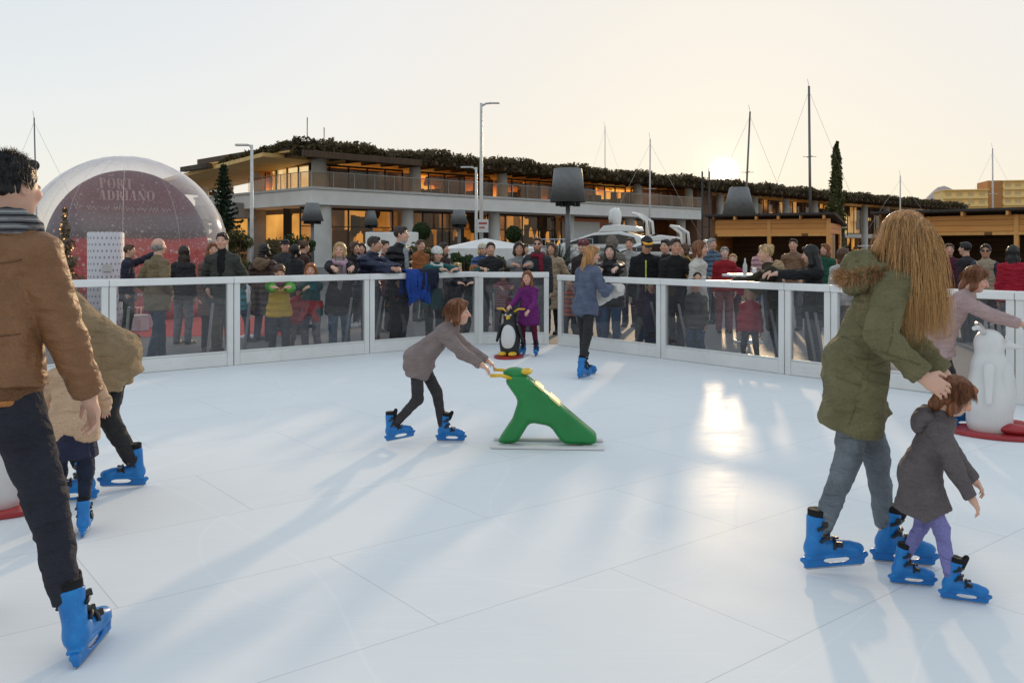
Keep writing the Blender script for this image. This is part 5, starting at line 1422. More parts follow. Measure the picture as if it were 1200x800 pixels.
xmas('frosted christmas tree with warm fairy lights at the left of the dome', 76, 244, 17.4, 3)
for i, (x, Y, s_, col, lb) in enumerate(((152, 17.0, .42, (.35, .02, .04), 'dark red gift box on the carpet behind the drum'), (163, 16.6, .30, (.62, .58, .58), 'white gift box on the red carpet'), (88, 16.8, .45, (.45, .03, .04), 'red gift box below the christmas tree'), (176, 17.4, .36, (.30, .03, .08), 'maroon gift box nearest the dome opening'))):
    o = tag(empty('gift_box', (PX(x, Y), Y, GZ + .005), i * .7), lb, 'gift box', 'gift boxes at the dome')
    MB().box((0, 0, s_ * .45), (s_, s_, s_ * .9)).build('box', plain('gift_paper', col, .5), o, .01)
    MB().box((0, 0, s_ * .94), (s_ * 1.05, s_ * 1.05, s_ * .1)).build('lid', plain('gift_paper', col, .5), o, .01)
    m = MB(); m.box((0, 0, s_ * .5), (s_ * .15, s_ * 1.065, s_ * 1.01)); m.box((0, 0, s_ * .5), (s_ * 1.066, s_ * .15, s_ * 1.012)); m.build('ribbon', plain('pale_ribbon', (.7, .6, .55), .4), o)
o = tag(empty('barrier_post', (PX(291, 15.4), 15.4, GZ)), 'white rope post on the red carpet', 'post')
MB().tube([(0, 0, 0), (0, 0, .95)], .03, 10).build('pole', M_cap, o); MB().lathe([(.16, 0), (.16, .02), (.04, .05)], 20).build('base', M_cap, o)
# ================================================================ the people on the ice
BK = (.030, .029, .031); NV = (.018, .024, .05); JN = (.055, .085, .15); GY = (.16, .16, .17); OLIVE = (.155, .135, .066)
GSK = 'skaters on the ice'; GSP = 'spectators along the barrier'
def fur(name, pts, n, ln, col, parent, seed=1, rad=.035, grav=-.2):
    """tufts of hair round a poly-line (local coordinates)"""
    r = np.random.default_rng(seed); P_ = np.array(pts, float); V, Q = [], []
    for i in range(n):
        j = r.integers(len(P_) - 1); c = P_[j] + (P_[j + 1] - P_[j]) * r.random(); d = r.normal(0, 1, 3); d /= np.linalg.norm(d)
        a = c + d * rad * r.random(); e = a + (d + np.array((0, 0, grav))) * ln * r.uniform(.6, 1.3); w = np.cross(d, r.normal(0, 1, 3)); w *= .0015 / (np.linalg.norm(w) + 1e-6)
        b = len(V); V += [a - w, a + w, e + w * .2, e - w * .2]; Q.append((b, b + 1, b + 2, b + 3))
    return np_obj(name, np.array(V), np.array(Q), hair_mat(col), parent, False)
def strands(name, starts, dirs, length, col, parent, seed=1, wave=.012, rad=.0022, seg=12, keep=None):
    """long loose hair: every strand leaves the scalp, falls and keeps outside the body (keep: pushes points out)"""
    r = np.random.default_rng(seed); V, Q = [], []
    for s0, d0 in zip(starts, dirs):
        ln = length * r.uniform(.72, 1.08); p = np.array(s0, float); d = np.array(d0, float); ph, fr, am = r.uniform(0, 6.3), r.uniform(5, 10), wave * r.uniform(.4, 1.4)
        sx = np.cross(d, (0, 0, 1)); sx /= np.linalg.norm(sx) + 1e-6; pp = []
        for k in range(seg + 1):
            pp.append(p + sx * math.sin(ph + fr * k / seg) * am * (k / seg))
            d = d * .72 + np.array((0, 0, -1)) * .28 + r.normal(0, .03, 3); d /= np.linalg.norm(d); p = p + d * ln / seg
            if keep is not None: p = keep(p)
        base = len(V)
        for k in range(seg + 1):
            w = rad * (1 - .75 * (k / seg) ** 2)
            for a in (0, 2.1, 4.2): V.append(pp[k] + np.array((math.cos(a), math.sin(a), 0)) * w)
        for k in range(seg):
            for j in range(3): j2 = (j + 1) % 3; Q.append((base + k * 3 + j, base + k * 3 + j2, base + k * 3 + 3 + j2, base + k * 3 + 3 + j))
    return np_obj(name, np.array(V), np.array(Q), hair_mat(col), parent)
from mathutils.bvhtree import BVHTree
def bvh(ob):
    me = ob.data; return BVHTree.FromPolygons([v.co[:] for v in me.vertices], [p_.vertices[:] for p_ in me.polygons])
def drape(tree, p, d, off=.004):
    h, n, i, ds = tree.ray_cast(Vector(p) - Vector(d).normalized() * .6, Vector(d))
    return None if h is None else h + n * off
def seam(tree, pts, d, name, mat, parent, rad=.0028):
    q = [drape(tree, p_, d, .001) for p_ in pts]; q = [v for v in q if v is not None]
    if len(q) > 2: MB().tube(q, rad, 5).build(name, mat, parent)
def patch(tree, c, ux, uy, w, h, d, name, mat, parent, off=.007):
    n = 10; V, Q = [], []
    for i in range(n + 1):
        for j in range(n + 1):
            q = drape(tree, np.array(c) + np.array(ux) * w * (i / n - .5) + np.array(uy) * h * (j / n - .5), d, off * (1 if 0 < i < n and 0 < j < n else .25))
            if q is None: return
            V.append(q)
    for i in range(n):
        for j in range(n): a = i * (n + 1) + j; Q.append((a, a + 1, a + n + 2, a + n + 1))
    return np_obj(name, np.array([v[:] for v in V]), np.array(Q), mat, parent)
def kid(o, nm): return next(c for c in o.children if c.name.split('.')[0] == nm)
def at(px, Y): return PX(px, Y), Y

def hairify(o, J, col, length, n, seed):
    r_ = np.random.default_rng(seed); st, dr = [], []
    for i in range(n):
        a = r_.uniform(-2.7, 2.7); e = r_.uniform(-.1, 1.5); q = np.array((math.sin(a) * math.cos(e), math.cos(a) * math.cos(e), math.sin(e)))
        if q[1] < -.02 and q[2] < .80: continue
        st.append(J['G'](q[0] * .365, .09 + q[1] * .435, .15 + q[2] * .40)); dr.append(J['MH'].T @ np.array((q[0] * .6 + r_.normal(0, .15), q[1] * .5 - .2 + r_.normal(0, .15), .1)))
    def kp(p):
        q = (p - J['hc']) @ J['MH'].T / J['hh']; rr = (q - np.array((0, .07, .05))) / np.array((.40, .46, .50)); l = np.linalg.norm(rr)
        return J['hc'] + J['MH'].T @ (rr / l * np.array((.40, .46, .50)) + np.array((0, .07, .05))) * J['hh'] if l < 1 else p
    strands('loose_strands', st, dr, length, col, o, seed, .008, .0009, 8, kp)
# --- woman in the green parka
x, y = at(1026, 4.22)
o, J = person('woman in an olive green parka with long golden hair skating behind a small child', x, y, 78, 1.70, w=.92, lean=17, twist=8, yaw=-6, pitch=30, hip=(0, .10), arms=((.06, -.34, .92), (-.36, -.13, .985, (-.6, 1.0, -.3))),
    feet=((.09, -.13, -4), (-.10, .22, 6, .02, -7)), skates=True, z=0, skin='fair', hair=('bob', 'golden'), coat=(OLIVE, 'cotton', .27), trousers=((.15, .17, .19), 'denim'), hood='self', vox=.0055, hvox=.007, group=GSK, curl=.5, thick=1.4, legw=.88,
    palms=(None, ((-.15, -.85, -.50), (.85, -.25, -.45))))
r_ = np.random.default_rng(4); st, dr = [], []
for i in range(6500):
    a = r_.uniform(-2.75, 2.75); e = r_.uniform(-.05, 1.5); q = np.array((math.sin(a) * math.cos(e), math.cos(a) * math.cos(e), math.sin(e)))
    if q[1] < -.35 and q[2] < .75: continue
    st.append(J['G'](q[0] * .36, .09 + q[1] * .43, .15 + q[2] * .40)); side_ = 1 if q[0] > 0 else -1
    dr.append(J['MH'].T @ np.array((side_ * (.10 + .22 * r_.random()), .25 - .6 * r_.random(), .15)))
def keep(p, J=J):
    q = (p - J['hc']) @ J['MH'].T / J['hh']; rr = q / np.array((.375, .45, .42)); l = np.linalg.norm(rr)
    if l < 1 and q[2] > -.5: p = J['hc'] + (J['MH'].T @ (q / l)) * J['hh']
    t = (p - J['p']) @ J['M'].T; t2 = t / np.array((.20, .145, 1.0)); l2 = math.hypot(t2[0], t2[1])
    if 0 < t[2] < J['Ls'] * .98 and l2 < 1: t[:2] /= l2; p = J['p'] + J['M'].T @ t
    return p
strands('hair_lengths', st, dr, .57, (.60, .32, .115), o, 5, .013, .0009, 13, keep)
L_ = J['L']
q_ = [(-.075, -.075, .99), (-.115, -.02, 1.01), (-.145, .05, .985), (-.14, .12, .93), (-.09, .175, .86), (0, .195, .83), (.09, .175, .86), (.14, .12, .93), (.145, .05, .985), (.115, -.02, 1.01), (.075, -.075, .99)]
fur('hood_fur', [L_(a, b, J['Ls'] * c_) for a, b, c_ in q_], 11000, .032, (.46, .25, .11), o, 6, .030)
ct = kid(o, 'coat') if any(c.name.startswith('coat') for c in o.children) else kid(o, 'jacket'); tr = bvh(ct); M_ol = fabric((.125, .11, .052), 'cotton'); EX, EY, EU = J['M']
for zf in (.30, -.06): seam(tr, [J['L'](-.30, y_, J['Ls'] * zf) for y_ in np.linspace(-.12, .14, 14)], EX, 'seam', M_ol, ct)
seam(tr, [J['L'](-.30, .02, z_) for z_ in np.linspace(-.22, .30, 16)], EX, 'seam', M_ol, ct)
patch(tr, J['L'](-.30, -.04, -.06), EY, EU, .13, .15, EX, 'pocket', fabric((.168, .147, .072), 'cotton'), ct)
patch(tr, J['L'](-.30, -.04, .025), EY, EU, .14, .05, EX, 'pocket_flap', M_ol, ct, .011)
s = SDF(.006); e_, w_2 = J['el'][-1], J['wr'][-1]; s.cone(e_ + (w_2 - e_) * .86, e_ + (w_2 - e_) * .97, .052, .050, .008, fa=True, fb=True); dmesh(s, 'cuff', M_ol, ct, .002)
# --- the child she steadies
x, y = at(1094, 3.92)
o, J = person('small child in a grey duffle coat and lilac tights held by the woman in green', x, y, 74, .96, c=1, lean=19, twist=-6, yaw=14, pitch=34, hip=(0, .06), arms=((.12, -.28, .36), (-.16, -.16, .40)), feet=((.07, .09, 2, .0), (-.07, -.10, -6)), skates=True, z=0, skin='fair', hair=('bob', 'auburn'),
    coat=((.115, .095, .095), 'cotton', .30), trousers=((.20, .19, .42), 'leggings'), hood='self', vox=.0055, group=GSK, thick=1.6)
hairify(o, J, HAIR['auburn'], .085, 3000, 21)
# --- tall man leaving the frame at the left
x, y = at(0, 3.42)
o, J = person('tall man in a brown jacket and striped grey scarf skating away', x, y, 174, 1.86, w=1.12, lean=6, side=-2, twist=-8, yaw=-6, pitch=4, hip=(.02, .05), arms=((.26, -.28, .96), (-.33, -.10, .90)), feet=((.32, -.12, 10, .02), (-.41, .04, 8, .0, -3, -4)), skates=True, z=0, skin='fair', hair=('short', 'black'),
    coat=((.215, .100, .044), 'leather', .0), trousers=((.020, .020, .030), 'cotton'), vox=.006, group=GSK, thick=1.3, legw=1.02)
r_ = np.random.default_rng(9); st, dr = [], []
for i in range(2600):
    a = r_.uniform(-3.14, 3.14); e = r_.uniform(-.35, 1.5); q = np.array((math.sin(a) * math.cos(e), math.cos(a) * math.cos(e), math.sin(e)))
    if q[1] < -.3 and q[2] < .55: continue
    st.append(J['G'](q[0] * .37, .09 + q[1] * .435, .15 + q[2] * .40)); dr.append(J['MH'].T @ (q * .8 + np.array((.3, -.2, .1)) + r_.normal(0, .25, 3)))
strands('short_strands', st, dr, .032, HAIR['black'], o, 5, .004, .0011, 4)
s = SDF(.007)
for k_ in range(16):
    t0, t1 = 2 * math.pi * k_ / 16, 2 * math.pi * (k_ + 1) / 16
    for lv, rr_ in ((.02, .125), (.065, .118)):
        pt = lambda tt: J['nb'] + J['M'].T @ np.array((math.cos(tt) * rr_, math.sin(tt) * rr_ * .92 - .01, lv + .025 * math.sin(tt) + .008 * math.sin(3 * tt + lv * 90)))
        s.cone(pt(t0), pt(t1), .030, .030, .006)
dmesh(s, 'scarf_wrap', striped(((.03, .03, .035), (.20, .20, .21), (.06, .06, .07), (.26, .26, .26)), 11.0), o, .004, (20, 20, 30), 3)
ct = kid(o, 'jacket'); tr = bvh(ct); M_br = fabric((.13, .058, .026), 'leather'); EX, EY, EU = J['M']
for zf in (.80, .30): seam(tr, [J['L'](x_, .5, J['Ls'] * zf + .03 * (x_ / .2) ** 2) for x_ in np.linspace(-.19, .19, 18)], -EY, 'seam', M_br, ct)
for x0_ in (-.10, .10): seam(tr, [J['L'](x0_ * (1 - .2 * (1 - z_)), .5, J['Ls'] * z_) for z_ in np.linspace(-.02, .80, 22)], -EY, 'seam', M_br, ct)
s = SDF(.007); e_, w_2 = J['el'][-1], J['wr'][-1]; s.cone(e_ + (w_2 - e_) * .84, e_ + (w_2 - e_) * .985, .056, .047, .01, fa=True, fb=True); dmesh(s, 'cuff', fabric((.14, .063, .028), 'knit'), ct, .002)
L_ = J['L']; H_ = 1.86
s = SDF(.008); s.cone(L_(0, 0, -.030 * H_), L_(0, 0, .004 * H_), .103 * H_ * 1.12, .106 * H_ * 1.12, .01, fa=True, fb=True, M=J['M'], sq=.80)
dmesh(s, 'jacket_hem', fabric((.15, .068, .03), 'knit'), o, .002)
s = SDF(.008); s.cone(L_(0, 0, -.042 * H_), L_(0, 0, -.026 * H_), .099 * H_ * 1.12, .101 * H_ * 1.12, .01, fa=True, fb=True, M=J['M'], sq=.80)
dmesh(s, 'shirt_hem', fabric((.42, .17, .05), 'cotton'), o, .002)
# --- bent skater in tan and the small child in front of her
x, y = at(104, 5.45)
person('bent over skater in a tan jacket and black trousers behind the tall man', x, y, -72, 1.62, w=1.05, lean=42, yaw=0, pitch=0, hip=(0, .15), crouch=.03, arms=((.16, -.62, .74), (-.14, -.60, .72)), feet=((.10, -.06, 0), (-.12, .20, 8, .01, -5)), skates=True, z=0, hair=('bob', 'brown'),
    coat=((.27, .19, .105), 'cotton', .19), trousers=(BK, 'cotton'), vox=.007, group=GSK, thick=1.2)
x, y = at(84, 4.72)
person('small child in a cream coat and navy dress half hidden behind the tall man', x, y, -160, 1.08, c=.95, lean=14, pitch=15, arms=((.14, -.30, .62), (-.14, -.30, .62)), feet=((.07, 0, 4), (-.07, .02, -4)), skates=True, z=0, hair=('bob', 'brown'),
    coat=((.56, .37, .24), 'cotton', .12), trousers=(NV, 'leggings'), skirt=((.02, .022, .05), .17), vox=.007, group=GSK)
# --- girl at the right pushing an aid
x, y = at(1122, 7.5)
o, J = person('girl in a rose grey coat bending over a white skating aid at the right', x, y, 74, 1.42, c=.45, lean=32, yaw=-10, pitch=22, hip=(0, .16), arms=((.12, -.52, .90), (-.12, -.50, .90)), feet=((.08, -.05, 0), (-.08, .15, 6)), skates=True, z=0, hair=('bob', 'auburn'),
    coat=((.42, .29, .28), 'cotton', .20), trousers=((.05, .05, .06), 'leggings'), vox=.007, group=GSK)
hairify(o, J, HAIR['auburn'], .10, 2200, 22)
# --- bent child pushing the green aid
x, y = at(519, 6.92)
o, J = person('child in a taupe jacket bent low behind the green skating aid', x, y, 86, 1.24, c=.7, lean=46, yaw=0, pitch=6, hip=(0, .20), crouch=.02, arms=((.10, -.40, .605), (-.24, -.40, .605)), feet=((.07, -.04, 0), (-.08, .34, 0, .04, -12)), skates=True, z=0, hair=('bob', 'auburn'),
    coat=((.24, .185, .175), 'cotton', .16), trousers=((.045, .04, .042), 'leggings'), vox=.007, group=GSK)
hairify(o, J, HAIR['auburn'], .09, 2200, 23)
# --- girl in purple with the penguin aid
x, y = at(620, 12.55)
person('long haired girl in a purple coat holding a penguin skating aid', x, y, -24, 1.17, c=.7, lean=6, yaw=10, pitch=4, arms=((.10, -.26, .66), (-.18, -.28, .72)), feet=((.12, 0, 14), (-.10, -.03, -4)), skates=True, z=0, hair=('long', 'auburn'),
    coat=((.16, .020, .15), 'cotton', .30), trousers=((.10, .008, .03), 'leggings'), vox=.0075, group=GSK)
# --- skating woman in blue
x, y = at(686, 10.5)
o, J = person('golden haired woman in a blue grey jacket and black leggings skating past the corner', x, y, 128, 1.52, w=.92, lean=6, yaw=-30, pitch=12, arms=((.15, -.30, 1.05), (-.12, -.32, 1.08)), feet=((.10, -.10, -8), (-.12, .14, 14, .01)), skates=True, z=0, hair=('long', 'golden'),
    coat=((.105, .125, .19), 'denim', .10), trousers=(BK, 'leggings'), vox=.0075, group=GSK)
s = SDF(.012); c_ = J['wr'][1] * .5 + J['wr'][-1] * .5
s.ell(c_ + np.array((.02, -.10, -.06)), (.20, .12, .10), k=.03); s.ell(c_ + np.array((.15, -.06, -.13)), (.10, .09, .10), k=.03); s.ell(c_ + np.array((-.14, -.08, -.01)), (.10, .08, .07), k=.03)
V, Q = s.mesh(); V = V + vnormals(V, Q) * (vnoise(V * 13, 3) * .045)[:, None]; V = (np.array(Matrix.Rotation(R(128), 3, 'Z')) @ V.T).T + np.array((x, y, 0))
cc = V.mean(0); ob = np_obj('bundled_jacket', V - cc, Q, fabric((.62, .58, .54), 'cotton')); ob.location = cc; tag(ob, 'crumpled white jacket carried by the skating woman in blue', 'jacket')

# ================================================================ skating aids
M_white_pl = plain('white_plastic', (.70, .68, .66), .35, var=.06, scale=3); M_redpl = plain('red_plastic', (.38, .03, .035), .4, var=.15); M_yel = plain('yellow_plastic', (.80, .48, .03), .4, var=.1); M_greenpl = plain('green_plastic', (.010, .21, .045), .38, var=.12)
def penguin(label, px_, Y, rz, h=.86, back=None):
    X = PX(px_, Y); k = h / .86
    o = tag(empty('penguin_skating_aid', (X, Y, 0), rz), label, 'skating aid', 'penguin shaped skating aids'); o.scale = (k,) * 3
    s = SDF(.012); s.cone((0, .02, .10), (0, .02, .50), .155, .125, .05); s.ell((0, .02, .26), (.175, .150, .22), k=.05); s.ell((0, .02, .66), (.105, .105, .11), k=.05); dmesh(s, 'body', back or M_black, o)
    s = SDF(.011); s.ell((0, -.070, .31), (.125, .085, .245), k=.02); dmesh(s, 'belly', M_white_pl, o)
    s = SDF(.009); s.cone((0, -.07, .665), (0, -.17, .645), .038, .014, .02); dmesh(s, 'beak', M_yel if back is None else back, o)
    for q in (1, -1):
        s = SDF(.010); s.ell((q * .085, -.14, .065), (.070, .115, .040), k=.02); dmesh(s, 'foot', M_yel if back is None else M_redpl, o)
        s = SDF(.010); s.cone((q * .15, .02, .50), (q * .22, .02, .26), .040, .022, .02); dmesh(s, 'flipper', back or M_black, o)
        MB().lathe([(0, -.003), (.016, -.002), (.018, .004), (0, .010)], 12).xform(Matrix.Translation((q * .042, -.088, .70)) @ Matrix.Rotation(R(75), 4, 'X')).build('eye', M_white_pl, o)
        MB().tube([(q * .06, .05, .74), (q * .13, .09, .79), (q * .24, .11, .79)], .016, 10).build('handle', M_yel if back is None else M_white_pl, o)
    m = MB(); pts = [(.24 * math.cos(t), .34 * math.sin(t) - .04) for t in np.linspace(0, 2 * math.pi, 33)[:-1]]; m.prism(pts, .002, .032); m.build('base_plate', M_redpl, o, .008)
    return o
penguin('black and white penguin skating aid with yellow beak and feet beside the purple girl', 597, 12.35, R(-14), .74)
penguin('white penguin skating aid on a red base pushed by the girl at the right', 1163, 7.25, R(60), .98, M_white_pl)
penguin('white penguin skating aid on a red base at the left edge', -8, 5.15, R(-100), .82, M_white_pl)
def green_aid():
    Y = 6.85; X = PX(636, Y)
    o = tag(empty('green_skating_aid', (X, Y, 0), R(-4)), 'bright green sloping skating aid with yellow trim pushed by the bent child', 'skating aid')
    o.scale = (1, 1, .86)
    m = MB(); m.xprism([(-.36, .03), (-.20, .03), (-.10, .22), (.06, .19), (.16, .03), (.42, .03), (.43, .10), (.10, .42), (-.13, .64), (-.24, .66), (-.30, .60), (-.19, .42), (-.24, .24)], -.10, .10); m.build('body', M_greenpl, o, .035)
    s = SDF(.010); s.ell((-.22, 0, .655), (.095, .085, .06), k=.02); dmesh(s, 'head', M_greenpl, o)
    for q in (1, -1):
        s = SDF(.010); s.ell((-.13, q * .045, .675), (.05, .026, .026), k=.01); dmesh(s, 'eye', M_yel, o)
        MB().tube([(-.24, q * .08, .62), (-.32, q * .14, .66), (-.40, q * .17, .66)], .016, 10).build('handle', M_yel, o)
    for a, b in (((-.06, .585), (.01, .515)), ((.06, .465), (.14, .385))):
        d_ = Vector((b[0] - a[0], 0, b[1] - a[1])).normalized(); n_ = Vector((-d_.z, 0, d_.x)); m = MB(); m.bar(Vector((a[0], 0, a[1])) - n_ * .004, Vector((b[0], 0, b[1])) - n_ * .004, .206, .018); m.build('band', plain('pale_yellow_plastic', (.75, .66, .28), .4), o, .006)
    MB().span((-.40, -.17, .004), (.48, -.11, .028)).build('runner', M_white_pl, o, .006); MB().span((-.40, .11, .004), (.48, .17, .028)).build('runner', M_white_pl, o, .006)
    m = MB(); m.span((-.30, -.109, .006), (-.24, .109, .027)); m.span((.32, -.109, .006), (.38, .109, .027)); m.build('cross_bar', M_white_pl, o)
green_aid()

# ================================================================ spectators.  (label, column, distance, facing, height, options)
LF, RF = 38, -51
def sp(label, px_, Y, rot, H=1.72, **k):
    k.setdefault('group', GSP); x, y = at(px_, Y)
    return person(label, x, y, rot, H, **k)
def BY(px_, d): p_ = on_left(px_) if px_ < 560 else (Vector((PX(px_, 14), 14, 0)) if px_ < 652 else on_right(px_)); return p_.y + d
C = 'cotton'; P = 'puffer'
sp('balding man in a khaki jacket seen from behind, walking before the dome', 184, 11.9, 150, 1.70, hair=('bald', 'grey'), coat=((.20, .15, .085), C, .16), trousers=((.03, .05, .09), 'denim'), arms=('pocket', 'pocket'), feet=((.12, -.22, 0), (-.08, .12, 0)), yaw=10)
sp('dark haired woman in black jacket and grey jeans, back turned, before the red carpet', 215, 14.3, 172, 1.60, w=.95, hair=('long', 'dark'), coat=(BK, C, .10), trousers=(GY, 'denim'), arms=('pocket', 'hang'))
sp('man in a grey green jacket standing upright and looking at the camera', 261, 12.35, 6, 1.78, w=1.05, hair=('short', 'dark'), coat=((.055, .06, .052), C, .14), trousers=((.11, .085, .06), C), arms=('pocket', 'pocket'), shirt=((.01, .01, .012), C), yaw=-4)
sp('auburn haired woman mostly hidden behind the man in grey green', 249, 13.4, 30, 1.64, w=.9, hair=('bob', 'auburn'), coat=((.16, .09, .075), C, .35), trousers=(BK, C))
sp('person in a dark coat raising an arm beside the dotted drum', 150, 15.2, 100, 1.62, hair=('short', 'brown'), coat=((.03, .03, .05), C, .2), trousers=(BK, C), arms=((.10, -.50, 1.52), 'hang'))
sp('person in a brown hooded parka with a dark curly head, back turned', 309, 14.8, 168, 1.62, hair=('curly', 'black'), coat=((.075, .042, .034), P, .42), trousers=((.03, .04, .08), 'denim'), arms=('pocket', 'pocket'), hood=(.20, .13, .08))
sp('child in a bright green and yellow jacket leaning arms on the rail', 327, BY(327, .33), LF - 20, 1.36, c=.6, hair=('short', 'brown'), coat=((.85, .52, .03), P, .10), sleeve=((.10, .40, .06), P), trousers=((.05, .055, .065), C), arms=('cross', 'cross'), lean=12, pitch=30, scarf=((.45, .10, .25), 'knit'))
sp('man with a black cap behind the child in green and yellow', 334, 16.6, 20, 1.72, hair=('short', 'black'), hat=('cap', BK), coat=((.05, .05, .055), C, .15), trousers=(BK, C))
sp('woman with black hair looking away beside the black capped man', 345, 15.9, 150, 1.62, w=.92, hair=('bob', 'black'), coat=(BK, C, .2), trousers=(BK, C))
sp('woman with a loose brown hairdo behind the red haired child', 355, 17.2, 130, 1.70, w=.92, hair=('bun', 'brown'), coat=((.07, .035, .03), C, .3), trousers=(BK, C))
o, J = sp('red haired child in a teal jacket with a red top tied round the waist', 365, BY(365, .36), LF - 46, 1.34, c=.65, hair=('bob', 'red'), coat=((.02, .10, .10), C, .10), trousers=((.20, .19, .19), C), arms=('rail', 'rail'), yaw=14)
s = SDF(.012); L_ = J['L']; s.cone(L_(0, 0, .02), L_(0, 0, .13), .175, .165, .02, M=J['M'], sq=.8, fa=True, fb=True); s.cone(L_(.02, -.15, .09), L_(-.10, -.17, -.12), .05, .045, .02); s.cone(L_(.02, -.15, .09), L_(.13, -.15, -.12), .05, .045, .02); dmesh(s, 'tied_top', fabric((.46, .02, .025), 'knit'), o, .012, (14, 14, 14))
sp('child in a red jacket with grey leggings between two children at the rail', 349, BY(349, .55), LF - 10, 1.06, c=.95, hair=('bob', 'brown'), coat=((.48, .022, .03), P, .10), trousers=((.18, .17, .17), 'leggings'), arms=('hang', 'hang'))
sp('smiling blonde woman in a black cardigan and pale pink scarf at the rail', 398, BY(398, .48), LF - 22, 1.66, w=.95, hair=('bob', 'blond'), coat=((.018, .015, .020), C, .30), trousers=((.10, .16, .24), 'denim'), arms=('rail', 'rail'), lean=12, hip=(0, .10), scarf=((.50, .33, .40), 'knit', .45), yaw=-14, shirt=((.35, .30, .27), C))
sp('person in black trousers and pale shoes standing behind the blonde woman', 414, 17.4, 60, 1.68, hair=('bob', 'brown'), coat=((.02, .02, .022), C, .12), trousers=(BK, 'leggings'), shoes=(.6, .6, .6))
sp('man in a navy and red jacket with clasped hands on the rail', 437, BY(437, .42), LF + 12, 1.76, w=1.1, hair=('short', 'dark'), coat=((.022, .028, .06), P, .10), trousers=((.07, .08, .10), 'denim'), arms=('clasp', 'clasp'), lean=14, hip=(0, .14), yaw=36, skin='tan', zipc=(.50, .02, .08))
sp('woman with tied back hair partly hidden behind the man in navy and red', 450, 16.4, 40, 1.70, w=.9, hair=('bun', 'dark'), coat=((.12, .03, .05), C, .2), trousers=(BK, C))
sp('tall man in profile in an open black coat and grey shirt', 468, BY(468, .50), 62, 1.90, w=1.06, hair=('short', 'dark'), coat=((.012, .012, .013), P, .22), trousers=(BK, C), arms=('hang', 'pocket'), shirt=((.30, .31, .33), C), yaw=18)
sp('woman in white knitted hat and teal coat leaning folded arms on the rail', 511, BY(511, .42), LF - 8, 1.60, w=.95, hair=('bob', 'brown'), hat=('beanie', (.72, .70, .66)), coat=((.012, .105, .105), C, .25), trousers=(BK, C), arms=('cross', 'cross'), lean=18, hip=(0, .16), yaw=-6, scarf=((.68, .66, .63), 'knit', .7), pitch=8)
sp('woman with long dark hair behind the white knitted hat', 519, 17.0, 60, 1.66, w=.92, hair=('long', 'dark'), coat=((.05, .03, .03), C, .2), trousers=(BK, C))
sp('fair haired child in a dark jacket resting chin on folded arms', 533, BY(533, .34), LF - 14, 1.34, c=.6, hair=('short', 'blond'), coat=((.02, .022, .03), P, .12), trousers=((.20, .10, .08), C), arms=('cross', 'cross'), lean=12)
sp('red haired child in dark green leaning on the rail near the corner', 552, BY(552, .34), LF - 6, 1.30, c=.65, hair=('short', 'red'), coat=((.016, .06, .055), P, .12), trousers=((.04, .06, .06), C), arms=('rail', 'cross'), lean=10, pitch=6)
sp('dark haired man in a black jumper standing back from the corner panel', 575, 15.0, 5, 1.66, hair=('short', 'dark'), coat=(BK, C, .08), trousers=((.04, .045, .06), C), arms=('rail', 'rail') if False else ('hang', 'hang'))
sp('child in a striped maroon jacket behind the corner panel', 589, 14.45, 10, 1.22, c=.7, hair=('bob', 'dark'), coat=((.3, .04, .06), C, .12), coatmat=striped(((.25, .02, .04), (.45, .28, .28), (.20, .02, .04)), 4.0), trousers=((.05, .02, .03), C), arms=('rail', 'rail'))
sp('woman in a grey hooded jacket with dark hair at the corner panel', 608, 14.6, 4, 1.66, w=.95, hair=('bob', 'dark'), coat=((.26, .25, .25), C, .15), trousers=((.14, .14, .15), C), arms=('clasp', 'clasp'), skin='tan')
sp('bearded man in sunglasses and a dark red scarf beside the corner post', 630, 14.5, -6, 1.74, w=1.02, hair=('short', 'brown'), beard='brown', glasses=True, coat=((.045, .043, .048), C, .28), trousers=((.10, .10, .11), C), scarf=((.20, .012, .03), 'knit', .6), arms=('hang', 'pocket'))
sp('person in a white hooded top walking behind the corner spectators', 614, 19.5, 40, 1.64, hair=('short', 'dark'), coat=((.62, .60, .57), C, .12), trousers=(GY, C), hood='self')
sp('older person in a maroon knitted hat behind the skating woman in blue', 684, 15.3, -30, 1.70, hair=('short', 'grey'), hat=('beanie', (.17, .05, .055)), coat=((.05, .035, .035), C, .3), trousers=(BK, C))
sp('small child in an orange and navy jacket behind the first right panel', 669, BY(669, .45), RF + 20, 1.08, c=.9, hair=('short', 'auburn'), coat=((.45, .12, .06), C, .12), coatmat=striped(((.45, .12, .06), (.03, .04, .09), (.50, .20, .12)), 2.2), trousers=((.03, .04, .07), C))
sp('young woman with long dark hair in a black coat with a brown fur collar', 715, BY(715, .46), RF + 40, 1.62, w=.95, hair=('long', 'dark'), coat=(BK, P, .18), trousers=((.05, .11, .22), 'denim'), arms=('rail', 'rail'), hood=(.16, .09, .05), shoes=(.45, .10, .12), yaw=-4, skin='pale')
sp('person in a shaggy grey fur hood standing behind the dark haired young woman', 717, 15.6, 160, 1.76, w=1.1, hair=('none', 'grey'), hat=('furhood', (.21, .17, .14)), coat=((.16, .14, .12), C, .4), trousers=(BK, C))
sp('little brown haired child peeping over the rail beside the young woman', 697, BY(697, .34), RF + 40, 1.24, c=.8, hair=('bob', 'brown'), coat=((.30, .03, .04), C, .15), trousers=(JN, 'denim'))
sp('man in a black cap with amber goggles looking down, black jacket with lime zip', 757, BY(757, .50), RF + 42, 1.74, w=1.05, hair=('short', 'black'), hat=('cap', BK, (.85, .42, .03)), coat=((.010, .010, .012), C, .18), trousers=(BK, C), arms=('hang', 'hang'), pitch=28, yaw=14, zipc=(.50, .62, .10), skin='tan')
